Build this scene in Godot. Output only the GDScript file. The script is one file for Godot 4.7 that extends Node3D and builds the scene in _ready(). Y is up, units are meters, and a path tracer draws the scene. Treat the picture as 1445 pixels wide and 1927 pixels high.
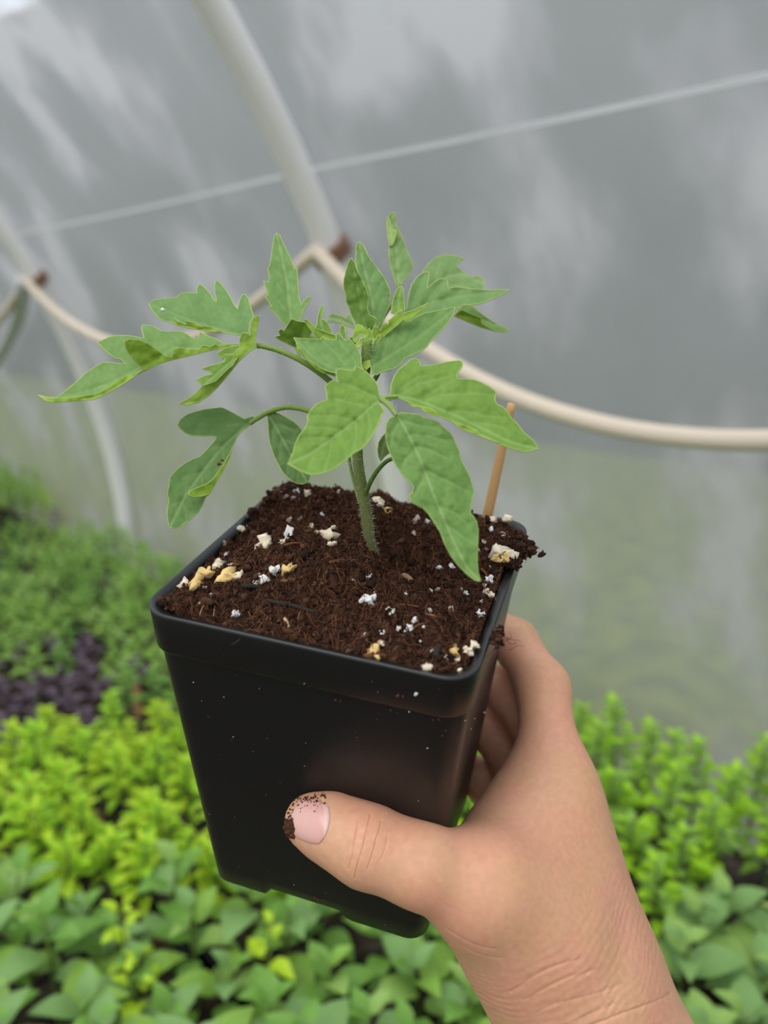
extends Node3D
# A tomato seedling in a black square pot, held up by a hand inside a polytunnel full of basil seedlings.

const F := 1447.0                      # focal length in pixels of the 1445 x 1927 frame
const CX := 722.5
const CY := 963.5
const PITCH := 13.84                   # degrees the lens looks down
const EYE := Vector3(0, 1.40, 0)
const YAW := 44.4                      # the tunnel runs away to this side of the view
const S := 4.8167
const TILES := [Vector2.ZERO, Vector2(60, 560), Vector2(250, 510), Vector2(300, 740), Vector2(480, 430), Vector2(690, 390), Vector2(530, 660), Vector2(720, 640), Vector2(640, 800)]

var c_up := Vector3.UP
var c_fwd := Vector3.FORWARD
var along := Vector3.ZERO              # tunnel axis
var across := Vector3.ZERO             # towards the near plastic side
var used := {}
var rng := RandomNumberGenerator.new()
var M := {}

# ---------------------------------------------------------------- helpers
func cam(v: Vector3) -> Vector3:       # lens axes (x right, y down, z forward) to world axes
	return Vector3.RIGHT * v.x - c_up * v.y + c_fwd * v.z

func px(x: float, y: float, d: float) -> Vector3:
	return EYE + cam(Vector3((x - CX) / F * d, (y - CY) / F * d, d))

func tun(n: float, y: float, t: float) -> Vector3:   # tunnel coordinates: across, height, along
	return across * n + along * t + Vector3(0, y, 0)

func tile(n: int, a: Array) -> PackedVector2Array:
	var o := PackedVector2Array()
	for i in range(0, a.size(), 2):
		o.append(TILES[n] + Vector2(a[i], a[i + 1]) / S)
	return o

func trace(parts: Array) -> PackedVector2Array:
	var o := PackedVector2Array()
	for p in parts:
		o.append_array(tile(p[0], p[1]))
	return o

func numbered(called: String) -> String:
	if not used.has(called):
		used[called] = 0
		return called
	used[called] += 1
	return "%s_%03d" % [called, used[called]]

func tag(o: Node3D, label: String, category: String, group := "", kind := "") -> Node3D:
	if label: o.set_meta("label", label)
	if category: o.set_meta("category", category)
	if group: o.set_meta("group", group)
	if kind: o.set_meta("kind", kind)
	return o

func thing(called: String, at: Vector3, label: String, category: String, group := "", kind := "") -> Node3D:
	var o := Node3D.new()
	o.name = numbered(called)
	add_child(o)
	o.position = at
	return tag(o, label, category, group, kind)

func obj(called: String, mesh: Mesh, m: Material, parent: Node3D = null) -> MeshInstance3D:
	var o := MeshInstance3D.new()
	o.mesh = mesh
	o.material_override = m
	if parent == null:
		o.name = numbered(called)
		add_child(o)
	else:
		o.name = called
		parent.add_child(o, true)
	return o

func mat(color: Color, rough := 0.6, spec := 0.5) -> StandardMaterial3D:
	var m := StandardMaterial3D.new()
	m.albedo_color = color
	m.roughness = rough
	m.metallic_specular = spec
	return m

func noise(seed_: int, freq: float, oct := 3) -> FastNoiseLite:
	var n := FastNoiseLite.new()
	n.noise_type = FastNoiseLite.TYPE_SIMPLEX_SMOOTH
	n.seed = seed_
	n.frequency = freq
	n.fractal_octaves = oct
	return n

func noise_tex(seed_: int, freq: float, oct: int, ramp: Gradient = null, size := 512, as_normal := false, bump := 4.0) -> NoiseTexture2D:
	var t := NoiseTexture2D.new()
	t.width = size
	t.height = size
	t.seamless = true
	t.noise = noise(seed_, freq, oct)
	if ramp: t.color_ramp = ramp
	t.as_normal_map = as_normal
	t.bump_strength = bump
	return t

func ramp(stops: Array) -> Gradient:
	var g := Gradient.new()
	var o := PackedFloat32Array()
	var c := PackedColorArray()
	for s in stops:
		o.append(s[0])
		c.append(s[1])
	g.offsets = o
	g.colors = c
	return g

func begin() -> SurfaceTool:
	var st := SurfaceTool.new()
	st.begin(Mesh.PRIMITIVE_TRIANGLES)
	return st

func done(st: SurfaceTool) -> ArrayMesh:
	st.index()
	st.generate_normals()
	return st.commit()

func quad(st: SurfaceTool, a: Vector3, b: Vector3, c: Vector3, d: Vector3) -> void:
	st.add_vertex(a); st.add_vertex(b); st.add_vertex(c)
	st.add_vertex(a); st.add_vertex(c); st.add_vertex(d)

func box(st: SurfaceTool, at: Vector3, sx: Vector3, sy: Vector3, sz: Vector3) -> void:   # half axes
	st.set_smooth_group(-1)
	for k in [[sx, sy, sz], [sy, sz, sx], [sz, sx, sy]]:
		for s in [-1.0, 1.0]:
			var n: Vector3 = k[0] * s
			var u: Vector3 = k[1]
			var v: Vector3 = k[2] * s
			quad(st, at + n - u - v, at + n - u + v, at + n + u + v, at + n + u - v)

func spline(p: Array, n: int) -> PackedVector3Array:
	var o := PackedVector3Array()
	for i in p.size() - 1:
		var a: Vector3 = p[maxi(i - 1, 0)]
		var b: Vector3 = p[i]
		var c: Vector3 = p[i + 1]
		var d: Vector3 = p[mini(i + 2, p.size() - 1)]
		for k in n:
			o.append(b.cubic_interpolate(c, a, d, float(k) / n))
	o.append(p[p.size() - 1])
	return o

# a round tube along points; r may run from r0 to r1; ends are closed
func tube(st: SurfaceTool, p: PackedVector3Array, r0: float, r1: float, sides := 10, color = null, color2 = null) -> void:
	st.set_smooth_group(0)
	var n := p.size()
	var side := (p[1] - p[0]).cross(Vector3(0.31, 0.9, 0.3)).normalized()
	var rings := []
	for i in n:
		var dir := (p[mini(i + 1, n - 1)] - p[maxi(i - 1, 0)]).normalized()
		side = (side - dir * side.dot(dir)).normalized()
		var up := dir.cross(side)
		var r := lerpf(r0, r1, float(i) / (n - 1))
		var ring := PackedVector3Array()
		for k in sides:
			var a := TAU * k / sides
			ring.append(p[i] + (side * cos(a) + up * sin(a)) * r)
		rings.append(ring)
	for i in n - 1:
		if color != null:
			st.set_color(color if color2 == null else (color as Color).lerp(color2, float(i) / (n - 1)))
		for k in sides:
			var k2 := (k + 1) % sides
			quad(st, rings[i][k], rings[i + 1][k], rings[i + 1][k2], rings[i][k2])
	for k in sides:
		var k2 := (k + 1) % sides
		st.add_vertex(p[0]); st.add_vertex(rings[0][k]); st.add_vertex(rings[0][k2])
		st.add_vertex(p[n - 1]); st.add_vertex(rings[n - 1][k2]); st.add_vertex(rings[n - 1][k])

# an irregular lump of unit size
func lump(seed_: int, rough: float, rings := 6, sides := 9) -> ArrayMesh:
	var st := begin()
	st.set_smooth_group(0)
	var nz := noise(seed_, 0.9, 2)
	var g := []
	for i in rings + 1:
		var row := PackedVector3Array()
		for k in sides:
			var th := PI * i / rings
			var ph := TAU * k / sides
			var v := Vector3(sin(th) * cos(ph), cos(th), sin(th) * sin(ph))
			row.append(v * (1.0 + rough * nz.get_noise_3dv(v * 1.6)))
		g.append(row)
	for i in rings:
		for k in sides:
			var k2 := (k + 1) % sides
			quad(st, g[i][k], g[i][k2], g[i + 1][k2], g[i + 1][k])
	return done(st)

# ---------------------------------------------------------------- the scene
func _ready() -> void:
	rng.seed = 7
	var p := deg_to_rad(PITCH)
	c_up = Vector3(0, cos(p), -sin(p))
	c_fwd = Vector3(0, -sin(p), -cos(p))
	var w := deg_to_rad(YAW)
	along = Vector3(-sin(w), 0, -cos(w))
	across = Vector3(cos(w), 0, -sin(w))

	var cam3 := Camera3D.new()
	cam3.name = "camera"
	var at := CameraAttributesPhysical.new()
	at.frustum_focal_length = 12.0 / (CY / F)
	at.frustum_focus_distance = 0.222
	at.frustum_near = 0.01
	at.frustum_far = 200.0
	at.exposure_aperture = at.frustum_focal_length / 3.5
	add_child(cam3)
	cam3.position = EYE
	cam3.rotation_degrees = Vector3(-PITCH, 0, 0)
	cam3.attributes = at
	cam3.fov = rad_to_deg(2.0 * atan(CY / F))
	cam3.current = true

	var env := Environment.new()
	env.background_mode = Environment.BG_SKY
	var sky := Sky.new()
	var sm := ProceduralSkyMaterial.new()          # overcast
	sm.sky_top_color = Color(0.94, 0.965, 1.0)      # an overcast sky is about three times as bright overhead as at the horizon
	sm.sky_horizon_color = Color(0.57, 0.60, 0.64)
	sm.sky_curve = 0.5
	sm.sky_energy_multiplier = 2.0
	sm.ground_bottom_color = Color(0.3, 0.33, 0.25)
	sm.ground_horizon_color = Color(0.55, 0.57, 0.55)
	sm.sun_angle_max = 0.0
	sky.sky_material = sm
	env.sky = sky
	env.tonemap_mode = Environment.TONE_MAPPER_LINEAR
	env.tonemap_exposure = 0.93
	env.sdfgi_enabled = true
	env.ssao_enabled = true
	env.ssil_enabled = true
	var we := WorldEnvironment.new()
	we.name = "environment"
	we.environment = env
	add_child(we)

	var sun := DirectionalLight3D.new()             # sun behind thin cloud, high on the side away from the near film
	sun.name = "hazy_sun"
	sun.light_energy = 1.6
	sun.light_color = Color(1.0, 0.97, 0.92)
	sun.light_angular_distance = 35.0
	sun.shadow_enabled = true
	sun.sky_mode = DirectionalLight3D.SKY_MODE_LIGHT_ONLY
	add_child(sun)
	sun.look_at_from_position(Vector3.ZERO, (across * 0.55 + along * 0.12 - Vector3.UP * 0.83).normalized(), along)

	materials()
	build_tunnel()
	print("tunnel ", Time.get_ticks_msec())
	build_outside()
	build_bed()
	print("bed ", Time.get_ticks_msec())
	build_pot()
	build_soil()
	print("soil ", Time.get_ticks_msec())
	build_hand()
	print("hand ", Time.get_ticks_msec())
	build_seedling()
	print("seedling ", Time.get_ticks_msec())

func materials() -> void:
	var pl := StandardMaterial3D.new()            # cloudy greenhouse film, streaked with dried condensation
	pl.transparency = BaseMaterial3D.TRANSPARENCY_ALPHA
	pl.albedo_color = Color(0.70, 0.69, 0.695, 1)
	pl.albedo_texture = noise_tex(3, 0.006, 5, ramp([[0.0, Color(0.90, 0.91, 0.92, 0.66)], [0.46, Color(0.92, 0.93, 0.94, 0.72)], [0.60, Color(0.96, 0.96, 0.97, 0.82)], [0.73, Color(1, 1, 1, 0.95)]]), 1024)
	pl.uv1_scale = Vector3(0.55, 0.34, 1)
	pl.roughness = 0.4
	pl.metallic_specular = 0.35
	pl.backlight_enabled = true
	pl.backlight = Color(1, 1, 1)
	M.film = pl
	var sm := pl.duplicate()
	sm.albedo_texture = null
	sm.albedo_color = Color(0.80, 0.80, 0.80, 0.85)
	M.seam = sm
	var pipe := mat(Color(0.86, 0.85, 0.84), 0.35, 0.5)
	pipe.metallic = 0.0
	M.pipe = pipe
	M.rope = mat(Color(0.80, 0.75, 0.68), 0.9, 0.2)
	M.twine = mat(Color(0.50, 0.38, 0.31), 0.9, 0.2)
	M.brace = mat(Color(0.75, 0.76, 0.77), 0.5)
	M.wood = mat(Color(0.45, 0.34, 0.24), 0.8, 0.3)
	var gr := mat(Color(1, 1, 1), 0.95, 0.2)
	gr.albedo_texture = noise_tex(11, 0.03, 4, ramp([[0.2, Color(0.20, 0.17, 0.14)], [0.8, Color(0.36, 0.32, 0.28)]]), 512)
	gr.uv1_world_triplanar = true
	gr.uv1_triplanar = true
	gr.uv1_scale = Vector3(1.5, 1.5, 1.5)
	M.earth = gr
	var lawn := mat(Color(1, 1, 1), 0.95, 0.1)
	lawn.albedo_texture = noise_tex(13, 0.02, 4, ramp([[0.2, Color(0.23, 0.27, 0.05)], [0.8, Color(0.34, 0.37, 0.09)]]), 512)
	lawn.uv1_world_triplanar = true
	lawn.uv1_triplanar = true
	lawn.uv1_scale = Vector3(0.4, 0.4, 0.4)
	M.lawn = lawn
	M.tree = mat(Color(0.17, 0.20, 0.13), 0.9, 0.1)
	M.bark = mat(Color(0.26, 0.21, 0.17), 0.9, 0.1)
	var pot := mat(Color(0.066, 0.074, 0.078), 0.36, 0.5)
	pot.normal_enabled = true
	pot.normal_texture = noise_tex(21, 0.05, 3, null, 256, true, 2.0)
	pot.normal_scale = 0.12
	pot.uv1_triplanar = true
	pot.uv1_scale = Vector3(60, 60, 60)
	M.pot = pot
	M.tray = mat(Color(0.06, 0.06, 0.062), 0.5)
	var soil := mat(Color(1, 1, 1), 0.95, 0.15)
	soil.vertex_color_use_as_albedo = true
	soil.heightmap_enabled = false
	M.soil = soil
	var fib := mat(Color(1, 1, 1), 0.9, 0.2)
	fib.vertex_color_use_as_albedo = true
	M.fib = fib
	var per := mat(Color(1, 1, 1), 0.9, 0.2)
	per.vertex_color_use_as_albedo = true
	per.normal_enabled = true
	per.normal_texture = noise_tex(23, 0.06, 4, null, 256, true, 6.0)
	per.uv1_triplanar = true
	per.uv1_scale = Vector3(2, 2, 2)
	M.perlite = per
	var lf := mat(Color(1, 1, 1), 0.52, 0.35)
	lf.vertex_color_use_as_albedo = true
	lf.backlight_enabled = true
	lf.backlight = Color(0.62, 0.78, 0.10)
	lf.rim_enabled = true
	lf.rim = 0.12
	lf.rim_tint = 0.4
	lf.normal_enabled = true
	lf.normal_texture = noise_tex(25, 0.045, 3, null, 256, true, 5.0)
	lf.normal_scale = 0.25
	lf.uv1_triplanar = true
	lf.uv1_scale = Vector3(90, 90, 90)
	M.leaf = lf
	M.hair = mat(Color(0.86, 0.90, 0.80), 0.5)
	for k in [["basil", Color(0.43, 0.60, 0.25)], ["basil_pale", Color(0.54, 0.67, 0.34)], ["basil_bright", Color(0.60, 0.78, 0.15)], ["basil_lime", Color(0.68, 0.80, 0.17)], ["basil_grey", Color(0.48, 0.62, 0.36)], ["basil_purple", Color(0.36, 0.30, 0.36)], ["basil_mid", Color(0.51, 0.66, 0.27)]]:
		var b := mat(k[1], 0.5, 0.4)
		b.backlight_enabled = true
		b.backlight = Color(0.50, 0.62, 0.10) if k[0] != "basil_purple" else Color(0.10, 0.03, 0.05)
		M[k[0]] = b
	M.stem = mat(Color(0.38, 0.47, 0.20), 0.6)
	M.stem_purple = mat(Color(0.28, 0.18, 0.22), 0.6)
	M.stick = mat(Color(0.78, 0.62, 0.42), 0.75, 0.3)
	var sk := mat(Color(1, 1, 1), 0.46, 0.42)
	sk.vertex_color_use_as_albedo = true
	sk.subsurf_scatter_enabled = true
	sk.subsurf_scatter_strength = 0.10
	sk.normal_enabled = true
	sk.normal_texture = noise_tex(31, 0.06, 3, null, 512, true, 5.0)
	sk.normal_scale = 0.22
	sk.uv1_triplanar = true
	sk.uv1_scale = Vector3(55, 55, 55)
	M.skin = sk
	var nail := mat(Color(1, 1, 1), 0.25, 0.5)
	nail.vertex_color_use_as_albedo = true
	M.nail = nail

# ---------------------------------------------------------------- the polytunnel
const ARC_N := -0.60                   # centre of the hoops' arc, across and up
const ARC_Y := 0.80
const ARC_R := 1.50
const HOOP0 := 0.85
const HOOP_STEP := 1.05
const T_MIN := -3.35
const T_MAX := 6.1

func profile(r: float, s: float) -> Vector2:   # s: arclength from the ground of the near side, over the top, to the ground of the far side
	if s < ARC_Y: return Vector2(ARC_N + r, s)
	var a := (s - ARC_Y) / ARC_R
	if a < PI: return Vector2(ARC_N + cos(a) * r, ARC_Y + sin(a) * r)
	return Vector2(ARC_N - r, ARC_Y - (s - ARC_Y - PI * ARC_R))

func build_tunnel() -> void:
	var total := ARC_Y * 2.0 + PI * ARC_R
	# film over the hoops, sagging a little between them
	var st := begin()
	st.set_smooth_group(0)
	var nz := noise(5, 1.6, 2)
	var ns := 96
	var nt := 120
	var th := 0.0003
	var g := []
	for i in ns + 1:
		var row := []
		for j in nt + 1:
			var s := total * i / ns
			var t := lerpf(T_MIN, T_MAX, float(j) / nt)
			var between := absf(sin(PI * (t - HOOP0) / HOOP_STEP))
			var r := ARC_R + 0.024 - between * (0.012 + 0.012 * nz.get_noise_2d(s * 1.3, t * 0.8)) + 0.002 * nz.get_noise_2d(s * 9.0, t * 2.0)
			var q := profile(r, s)
			row.append([tun(q.x, q.y, t), Vector2(t, s)])
		g.append(row)
	for i in ns:
		for j in nt:
			for k in [[0, 0], [1, 0], [1, 1], [0, 0], [1, 1], [0, 1]]:
				var v = g[i + k[0]][j + k[1]]
				st.set_uv(v[1])
				st.add_vertex(v[0])
	var film := obj("wall_film", done(st), M.film)
	tag(film, "cloudy translucent plastic film stretched over the curved tunnel hoops", "plastic film", "", "structure")
	# end walls of film
	for e in [T_MIN, T_MAX]:
		st = begin()
		st.set_smooth_group(0)
		for i in ns:
			var a := profile(ARC_R + 0.02, total * i / ns)
			var b := profile(ARC_R + 0.02, total * (i + 1) / ns)
			for q in [Vector2(ARC_N, 0.0), a, b]:
				st.set_uv(q)
				st.add_vertex(tun(q.x, q.y, e))
		var wall := obj("wall_end" if e == T_MIN else "wall_far_end", done(st), M.film)
		tag(wall, "flat plastic film closing the end of the tunnel" if e == T_MIN else "flat plastic film closing the far end of the tunnel", "plastic film", "", "structure")
	# welded seam along the film
	st = begin()
	st.set_smooth_group(0)
	var seam_s := 0.0
	var ray := (px(1000, 232, 1.0) - EYE)
	var d := 0.3
	while d < 4.0:
		var q := EYE + ray * d
		var n := q.dot(across) - ARC_N
		var y := q.y - ARC_Y
		if sqrt(n * n + y * y) > ARC_R + 0.012:
			seam_s = ARC_Y + atan2(y, n) * ARC_R
			break
		d += 0.002
	for j in nt:
		var a := []
		for jj in [j, j + 1]:
			var t := lerpf(T_MIN, T_MAX, float(jj) / nt)
			var between := absf(sin(PI * (t - HOOP0) / HOOP_STEP))
			for e in [[-0.0026, 0.020], [0.0, 0.018], [0.0026, 0.020]]:
				var q := profile(ARC_R + e[1] - between * 0.014, seam_s + e[0])
				a.append(tun(q.x, q.y, t))
		quad(st, a[0], a[1], a[4], a[3])
		quad(st, a[1], a[2], a[5], a[4])
	tag(obj("trim_1", done(st), M.seam), "whitish welded seam running lengthwise along the tunnel film", "seam", "", "structure")
	# hoops
	var k := 0
	var t := HOOP0 - HOOP_STEP * 3
	while t < T_MAX - 0.2:
		st = begin()
		var path := PackedVector3Array()
		for i in 73:
			var q := profile(ARC_R, total * i / 72)
			path.append(tun(q.x, q.y, t))
		tube(st, path, 0.0205, 0.0205, 16)
		var h := thing("tunnel_hoop", tun(ARC_N, 0, t), "", "hoop", "tunnel hoops")
		var names := ["pale grey curved pipe hoop far along the tunnel", "pale grey curved pipe hoop on the person's side of the rope ends"]
		var lab: String = names[1]
		if k == 3: lab = "pale grey curved pipe hoop rising behind the seedling, rope tied to it"
		elif k == 4: lab = "pale grey curved pipe hoop beyond the drooping seedling leaf, with grey brace"
		elif k > 4: lab = names[0]
		h.set_meta("label", lab)
		var hp := obj("pipe", done(st), M.pipe, h)
		hp.position = -h.position
		# twine knot where the rope is tied on
		var kn := knot_at(t)
		st = begin()
		for c in 3:
			var ring := PackedVector3Array()
			var axis := Vector3(0, 1, 0).lerp(-across, 0.45).normalized()
			var o := kn + axis * (c - 1) * 0.0075 + Vector3(0, 0, 0)
			var u := along
			var v := axis.cross(u).normalized()
			for a in 17:
				ring.append(o + (u * cos(TAU * a / 16) + v * sin(TAU * a / 16)) * 0.0245)
			tube(st, ring, 0.0048, 0.0048, 8)
		var tw := obj("twine_knot", done(st), M.twine, h)
		tw.position = -h.position
		k += 1
		t += HOOP_STEP
	# the rope hung from hoop to hoop, one length for each bay
	t = HOOP0 - HOOP_STEP
	k = 0
	while t < T_MAX - HOOP_STEP - 0.2:
		var pts := []
		for i in 25:
			var u := i / 24.0
			var sag := 0.20 if k == 0 else 0.14
			var q := knot_at(t).lerp(knot_at(t + HOOP_STEP), u) - across * 0.026
			q.y -= sag * 4.0 * u * (1.0 - u)
			pts.append(q)
		st = begin()
		tube(st, spline(pts, 2), 0.0098, 0.0098, 10)
		var r := thing("rope", pts[12], ["thick cream rope drooping in a curve behind the wooden stick", "cream rope drooping between two hoops behind the leaf tips", "cream rope drooping in the far bays of the tunnel"][mini(k, 2)], "rope", "ropes between hoops")
		obj("strands", done(st), M.rope, r).position = -r.position
		k += 1
		t += HOOP_STEP
	# grey brace from the second hoop towards the ground
	st = begin()
	var top := knot_at(HOOP0 + HOOP_STEP) - across * 0.03
	tube(st, spline([top, tun(0.772, 1.316, 2.33), tun(0.872, 0.70, 4.0)], 8), 0.017, 0.017, 12)
	tag(obj("brace_pipe", done(st), M.brace), "dark grey brace pipe slanting down from the hoop beside the rope knot", "pipe")
	# ground inside
	st = begin()
	box(st, tun(ARC_N, -0.06, (T_MIN + T_MAX) / 2), across * (ARC_R + 0.02), Vector3(0, 0.06, 0), along * (T_MAX - T_MIN) / 2)
	tag(obj("floor", done(st), M.earth), "bare trodden earth floor of the tunnel", "floor", "", "structure")

func knot_at(t: float) -> Vector3:
	var q := profile(ARC_R, ARC_Y + ARC_R * 0.482)
	return tun(q.x, q.y, t)

func build_outside() -> void:
	var st := begin()
	box(st, Vector3(0, -0.2, 0), Vector3(80, 0, 0), Vector3(0, 0.07, 0), Vector3(0, 0, 80))
	tag(obj("ground", done(st), M.lawn), "green lawn outside, dimly seen through the plastic film", "lawn", "", "structure")
	# a tall clipped hedge along the lawn
	var nz := noise(66, 0.9, 4)
	st = begin()
	st.set_smooth_group(0)
	var rows := []
	for i in 221:
		var row := PackedVector3Array()
		for j in 25:
			var t := lerpf(-22.0, 48.0, i / 220.0)
			var u := j / 24.0
			var a := lerpf(0.0, PI, clampf((u - 0.35) / 0.3, 0, 1))
			var q := Vector2(8.4 + 0.9 * (1.0 - cos(a)), 8.6 * clampf(u / 0.35, 0, 1) + 0.6 * sin(a))
			if u > 0.65: q = Vector2(10.2, 8.6 * (1.0 - (u - 0.65) / 0.35))
			var p := tun(q.x, q.y - 0.15, t)
			var k := nz.get_noise_3dv(p)
			row.append(p + (tun(q.x - 9.3, q.y - 4.3, 0)).normalized() * k * 0.45 + Vector3(0, nz.get_noise_1d(t * 0.5) * 0.5 * u * 2.0, 0) * (1.0 if u < 0.65 else 0.0))
		rows.append(row)
	for i in 220:
		for j in 24:
			quad(st, rows[i][j], rows[i][j + 1], rows[i + 1][j + 1], rows[i + 1][j])
	var h := thing("hedge", tun(9.3, -0.15, 8.0), "tall dark conifer hedge outside, a grey-green blur through the film", "hedge")
	obj("foliage", done(st), M.tree, h).position = -h.position

# ---------------------------------------------------------------- the pot and its soil
const PH := 0.1106                     # height of the pot
const PA := 0.046                      # half its width at the rim
var pot_t := Transform3D()             # x right, y up, z towards the viewer; origin at the middle of its underside

func loop(a: float, r: float, y: float) -> PackedVector3Array:
	var o := PackedVector3Array()
	var cs := [Vector2(1, 1), Vector2(-1, 1), Vector2(-1, -1), Vector2(1, -1)]
	for i in 4:
		for k in 9:
			var t := (i * 90.0 + k * 90.0 / 8.0) * PI / 180.0
			o.append(Vector3(cs[i].x * (a - r) + r * cos(t), y, cs[i].y * (a - r) + r * sin(t)))
		var e := o[o.size() - 1]
		var n: Vector2 = cs[(i + 1) % 4]
		var t2 := ((i + 1) * 90.0) * PI / 180.0
		var f := Vector3(n.x * (a - r) + r * cos(t2), y, n.y * (a - r) + r * sin(t2))
		for k in range(1, 28):
			o.append(e.lerp(f, k / 28.0))
	return o

func loft(st: SurfaceTool, rows: Array) -> void:
	for i in rows.size() - 1:
		var n: int = rows[i].size()
		for k in n:
			var k2 := (k + 1) % n
			quad(st, rows[i][k], rows[i][k2], rows[i + 1][k2], rows[i + 1][k])

func body_half(y: float) -> float:      # y up from the underside
	return lerpf(0.03682, 0.04427, clampf(y / (PH - 0.01366), 0, 1))

func build_pot() -> void:
	var bx := cam(Vector3(0.95149657, 0.15762414, -0.26421377)).normalized()
	var by := -cam(Vector3(-0.02945431, 0.9015121, 0.43175036)).normalized()
	var bz := bx.cross(by).normalized()
	var rim_c := EYE + cam(Vector3(-0.00828238, 0.01436408, 0.2325894))
	pot_t = Transform3D(Basis(bx, by, bz), rim_c - by * PH)
	var pot := thing("plant_pot", Vector3.ZERO, "black square plastic nursery pot held in the hand", "pot")
	pot.transform = pot_t
	var rim_h := 0.01366
	# turned rim band with a rounded lip, outside and inside
	var st := begin()
	st.set_smooth_group(0)
	var rows := []
	for e in [[-0.0006, 0.0], [-0.0026, -0.0008], [-0.0030, -0.002], [-0.0032, -0.010]]:
		rows.push_front(loop(PA + e[0] - 0.0000, 0.0088 + e[0] * 0.5, PH + e[1] - 0.0006))
	rows.append(loop(PA - 0.0001, 0.0085, PH - 0.0005))
	rows.append(loop(PA, 0.0086, PH - 0.0015))
	rows.append(loop(PA - 0.0007, 0.0082, PH - rim_h + 0.0008))
	rows.append(loop(PA - 0.0011, 0.008, PH - rim_h))
	rows.append(loop(0.0443, 0.0076, PH - rim_h - 0.0001))
	loft(st, rows)
	obj("rim", done(st), M.pot, pot)
	# tapered body, its lower edge cut away in the middle of each side
	st = begin()
	st.set_smooth_group(0)
	rows = []
	var top := PH - rim_h + 0.0003
	for i in 13:
		var y := top * (1.0 - i / 12.0)
		if i == 12: y = 0.0012
		rows.append(loop(body_half(y), lerpf(0.0062, 0.0078, y / top), y))
	var low := loop(0.0362, 0.006, 0.0)
	rows.append(low)
	rows.append(loop(0.0342, 0.005, 0.0))
	rows.append(loop(0.0342, 0.005, 0.0045))
	for q in range(11, 15):
		for k in rows[q].size():
			var v: Vector3 = rows[q][k]
			var m := v.x if absf(v.z) > absf(v.x) else v.z
			var cut := smoothstep(0.0, 1.0, clampf((0.0145 - absf(m + 0.003)) / 0.0022, 0, 1)) * 0.0032
			if q == 11: cut *= 0.0
			rows[q][k].y += cut
	loft(st, rows)
	obj("body", done(st), M.pot, pot)
	st = begin()
	st.set_smooth_group(0)
	loft(st, [loop(0.0343, 0.005, 0.0045), loop(0.001, 0.0005, 0.0045)])
	loft(st, [loop(0.001, 0.0005, 0.006), loop(0.0360, 0.006, 0.006), loop(0.0415, 0.0075, PH - 0.03)])
	obj("base", done(st), M.pot, pot)
	# soil crumbs stuck to the outside
	var spots := [[453, 1198, 3.2, 0], [440, 1192, 2.6, 0], [430, 1190, 2.0, 0], [748, 1309, 4.0, 0], [758, 1311, 3.0, 0], [783, 1306, 4.2, 2], [700, 1282, 2.2, 0], [722, 1280, 2.0, 0], [711, 1303, 2.0, 0], [725, 1262, 3.0, 0], [735, 1270, 2.4, 0], [632, 1317, 3.0, 0], [640, 1319, 2.2, 0], [825, 1296, 2.2, 0], [811, 1290, 1.8, 0], [826, 1354, 3.0, 0], [815, 1355, 2.2, 0], [422, 1312, 2.2, 1], [439, 1387, 2.2, 1], [364, 1284, 1.4, 2], [380, 1319, 1.4, 1], [344, 1384, 3.0, 0], [341, 1388, 2.4, 0], [838, 1375, 2.0, 0], [832, 1384, 1.5, 1], [804, 1408, 1.5, 2], [700, 1250, 2.0, 1], [770, 1340, 1.3, 2], [480, 1668, 3.0, 0], [487, 1672, 2.4, 0], [592, 1690, 3.5, 0], [600, 1693, 3.2, 0], [606, 1694, 2.4, 0], [612, 1695, 2.0, 0], [553, 1665, 1.6, 1], [725, 1741, 1.7, 1], [738, 1748, 1.6, 1], [754, 1758, 2.0, 0], [785, 1768, 2.4, 0], [797, 1763, 2.2, 0], [911, 1341, 3.4, 2], [901, 1423, 3.6, 2], [886, 1372, 1.3, 2], [875, 1356, 1.4, 2], [893, 1352, 1.3, 2], [576, 1398, 1.2, 2], [672, 1388, 1.2, 1], [756, 1361, 1.4, 1], [930, 1196, 2.2, 0], [929, 1180, 2.0, 0], [932, 1172, 1.8, 0]]
	st = begin()
	var lm := lump(91, 0.9, 4, 6)
	for s in spots:
		var hit = pot_hit(s[0], s[1])
		if hit == null: continue
		var sc: float = s[2] * 0.21 / F * 0.85
		var b := Basis.from_euler(Vector3(rng.randf() * 6, rng.randf() * 6, rng.randf() * 6)) * Basis.from_scale(Vector3(sc * 1.5, sc * 0.7, sc * 0.8))
		st.append_from(tint(lm, [Color(0.10, 0.05, 0.03), Color(0.25, 0.17, 0.10), Color(0.75, 0.74, 0.70)][s[3]]), 0, Transform3D(b, hit))
	for i in 46:
		var a := rng.randf_range(-0.9, 0.9) * 0.04
		var y := PH * rng.randf()
		var hw := PA - 0.0005 if y > PH - rim_h else body_half(y)
		var hit := Vector3(a, y, hw)
		if i % 4 == 0: hit = Vector3(hw, y, a)
		var sc := rng.randf_range(0.00008, 0.0002)
		var b := Basis.from_euler(Vector3(rng.randf() * 6, rng.randf() * 6, rng.randf() * 6)) * Basis.from_scale(Vector3(sc * 1.8, sc, sc))
		st.append_from(tint(lm, [Color(0.10, 0.06, 0.035), Color(0.20, 0.14, 0.10)][i % 2]), 0, Transform3D(b, hit))
	tag(obj("soil_crumbs", st.commit(), M.fib, pot), "brown and white soil crumbs stuck to the pot", "", "", "stuff")

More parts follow.
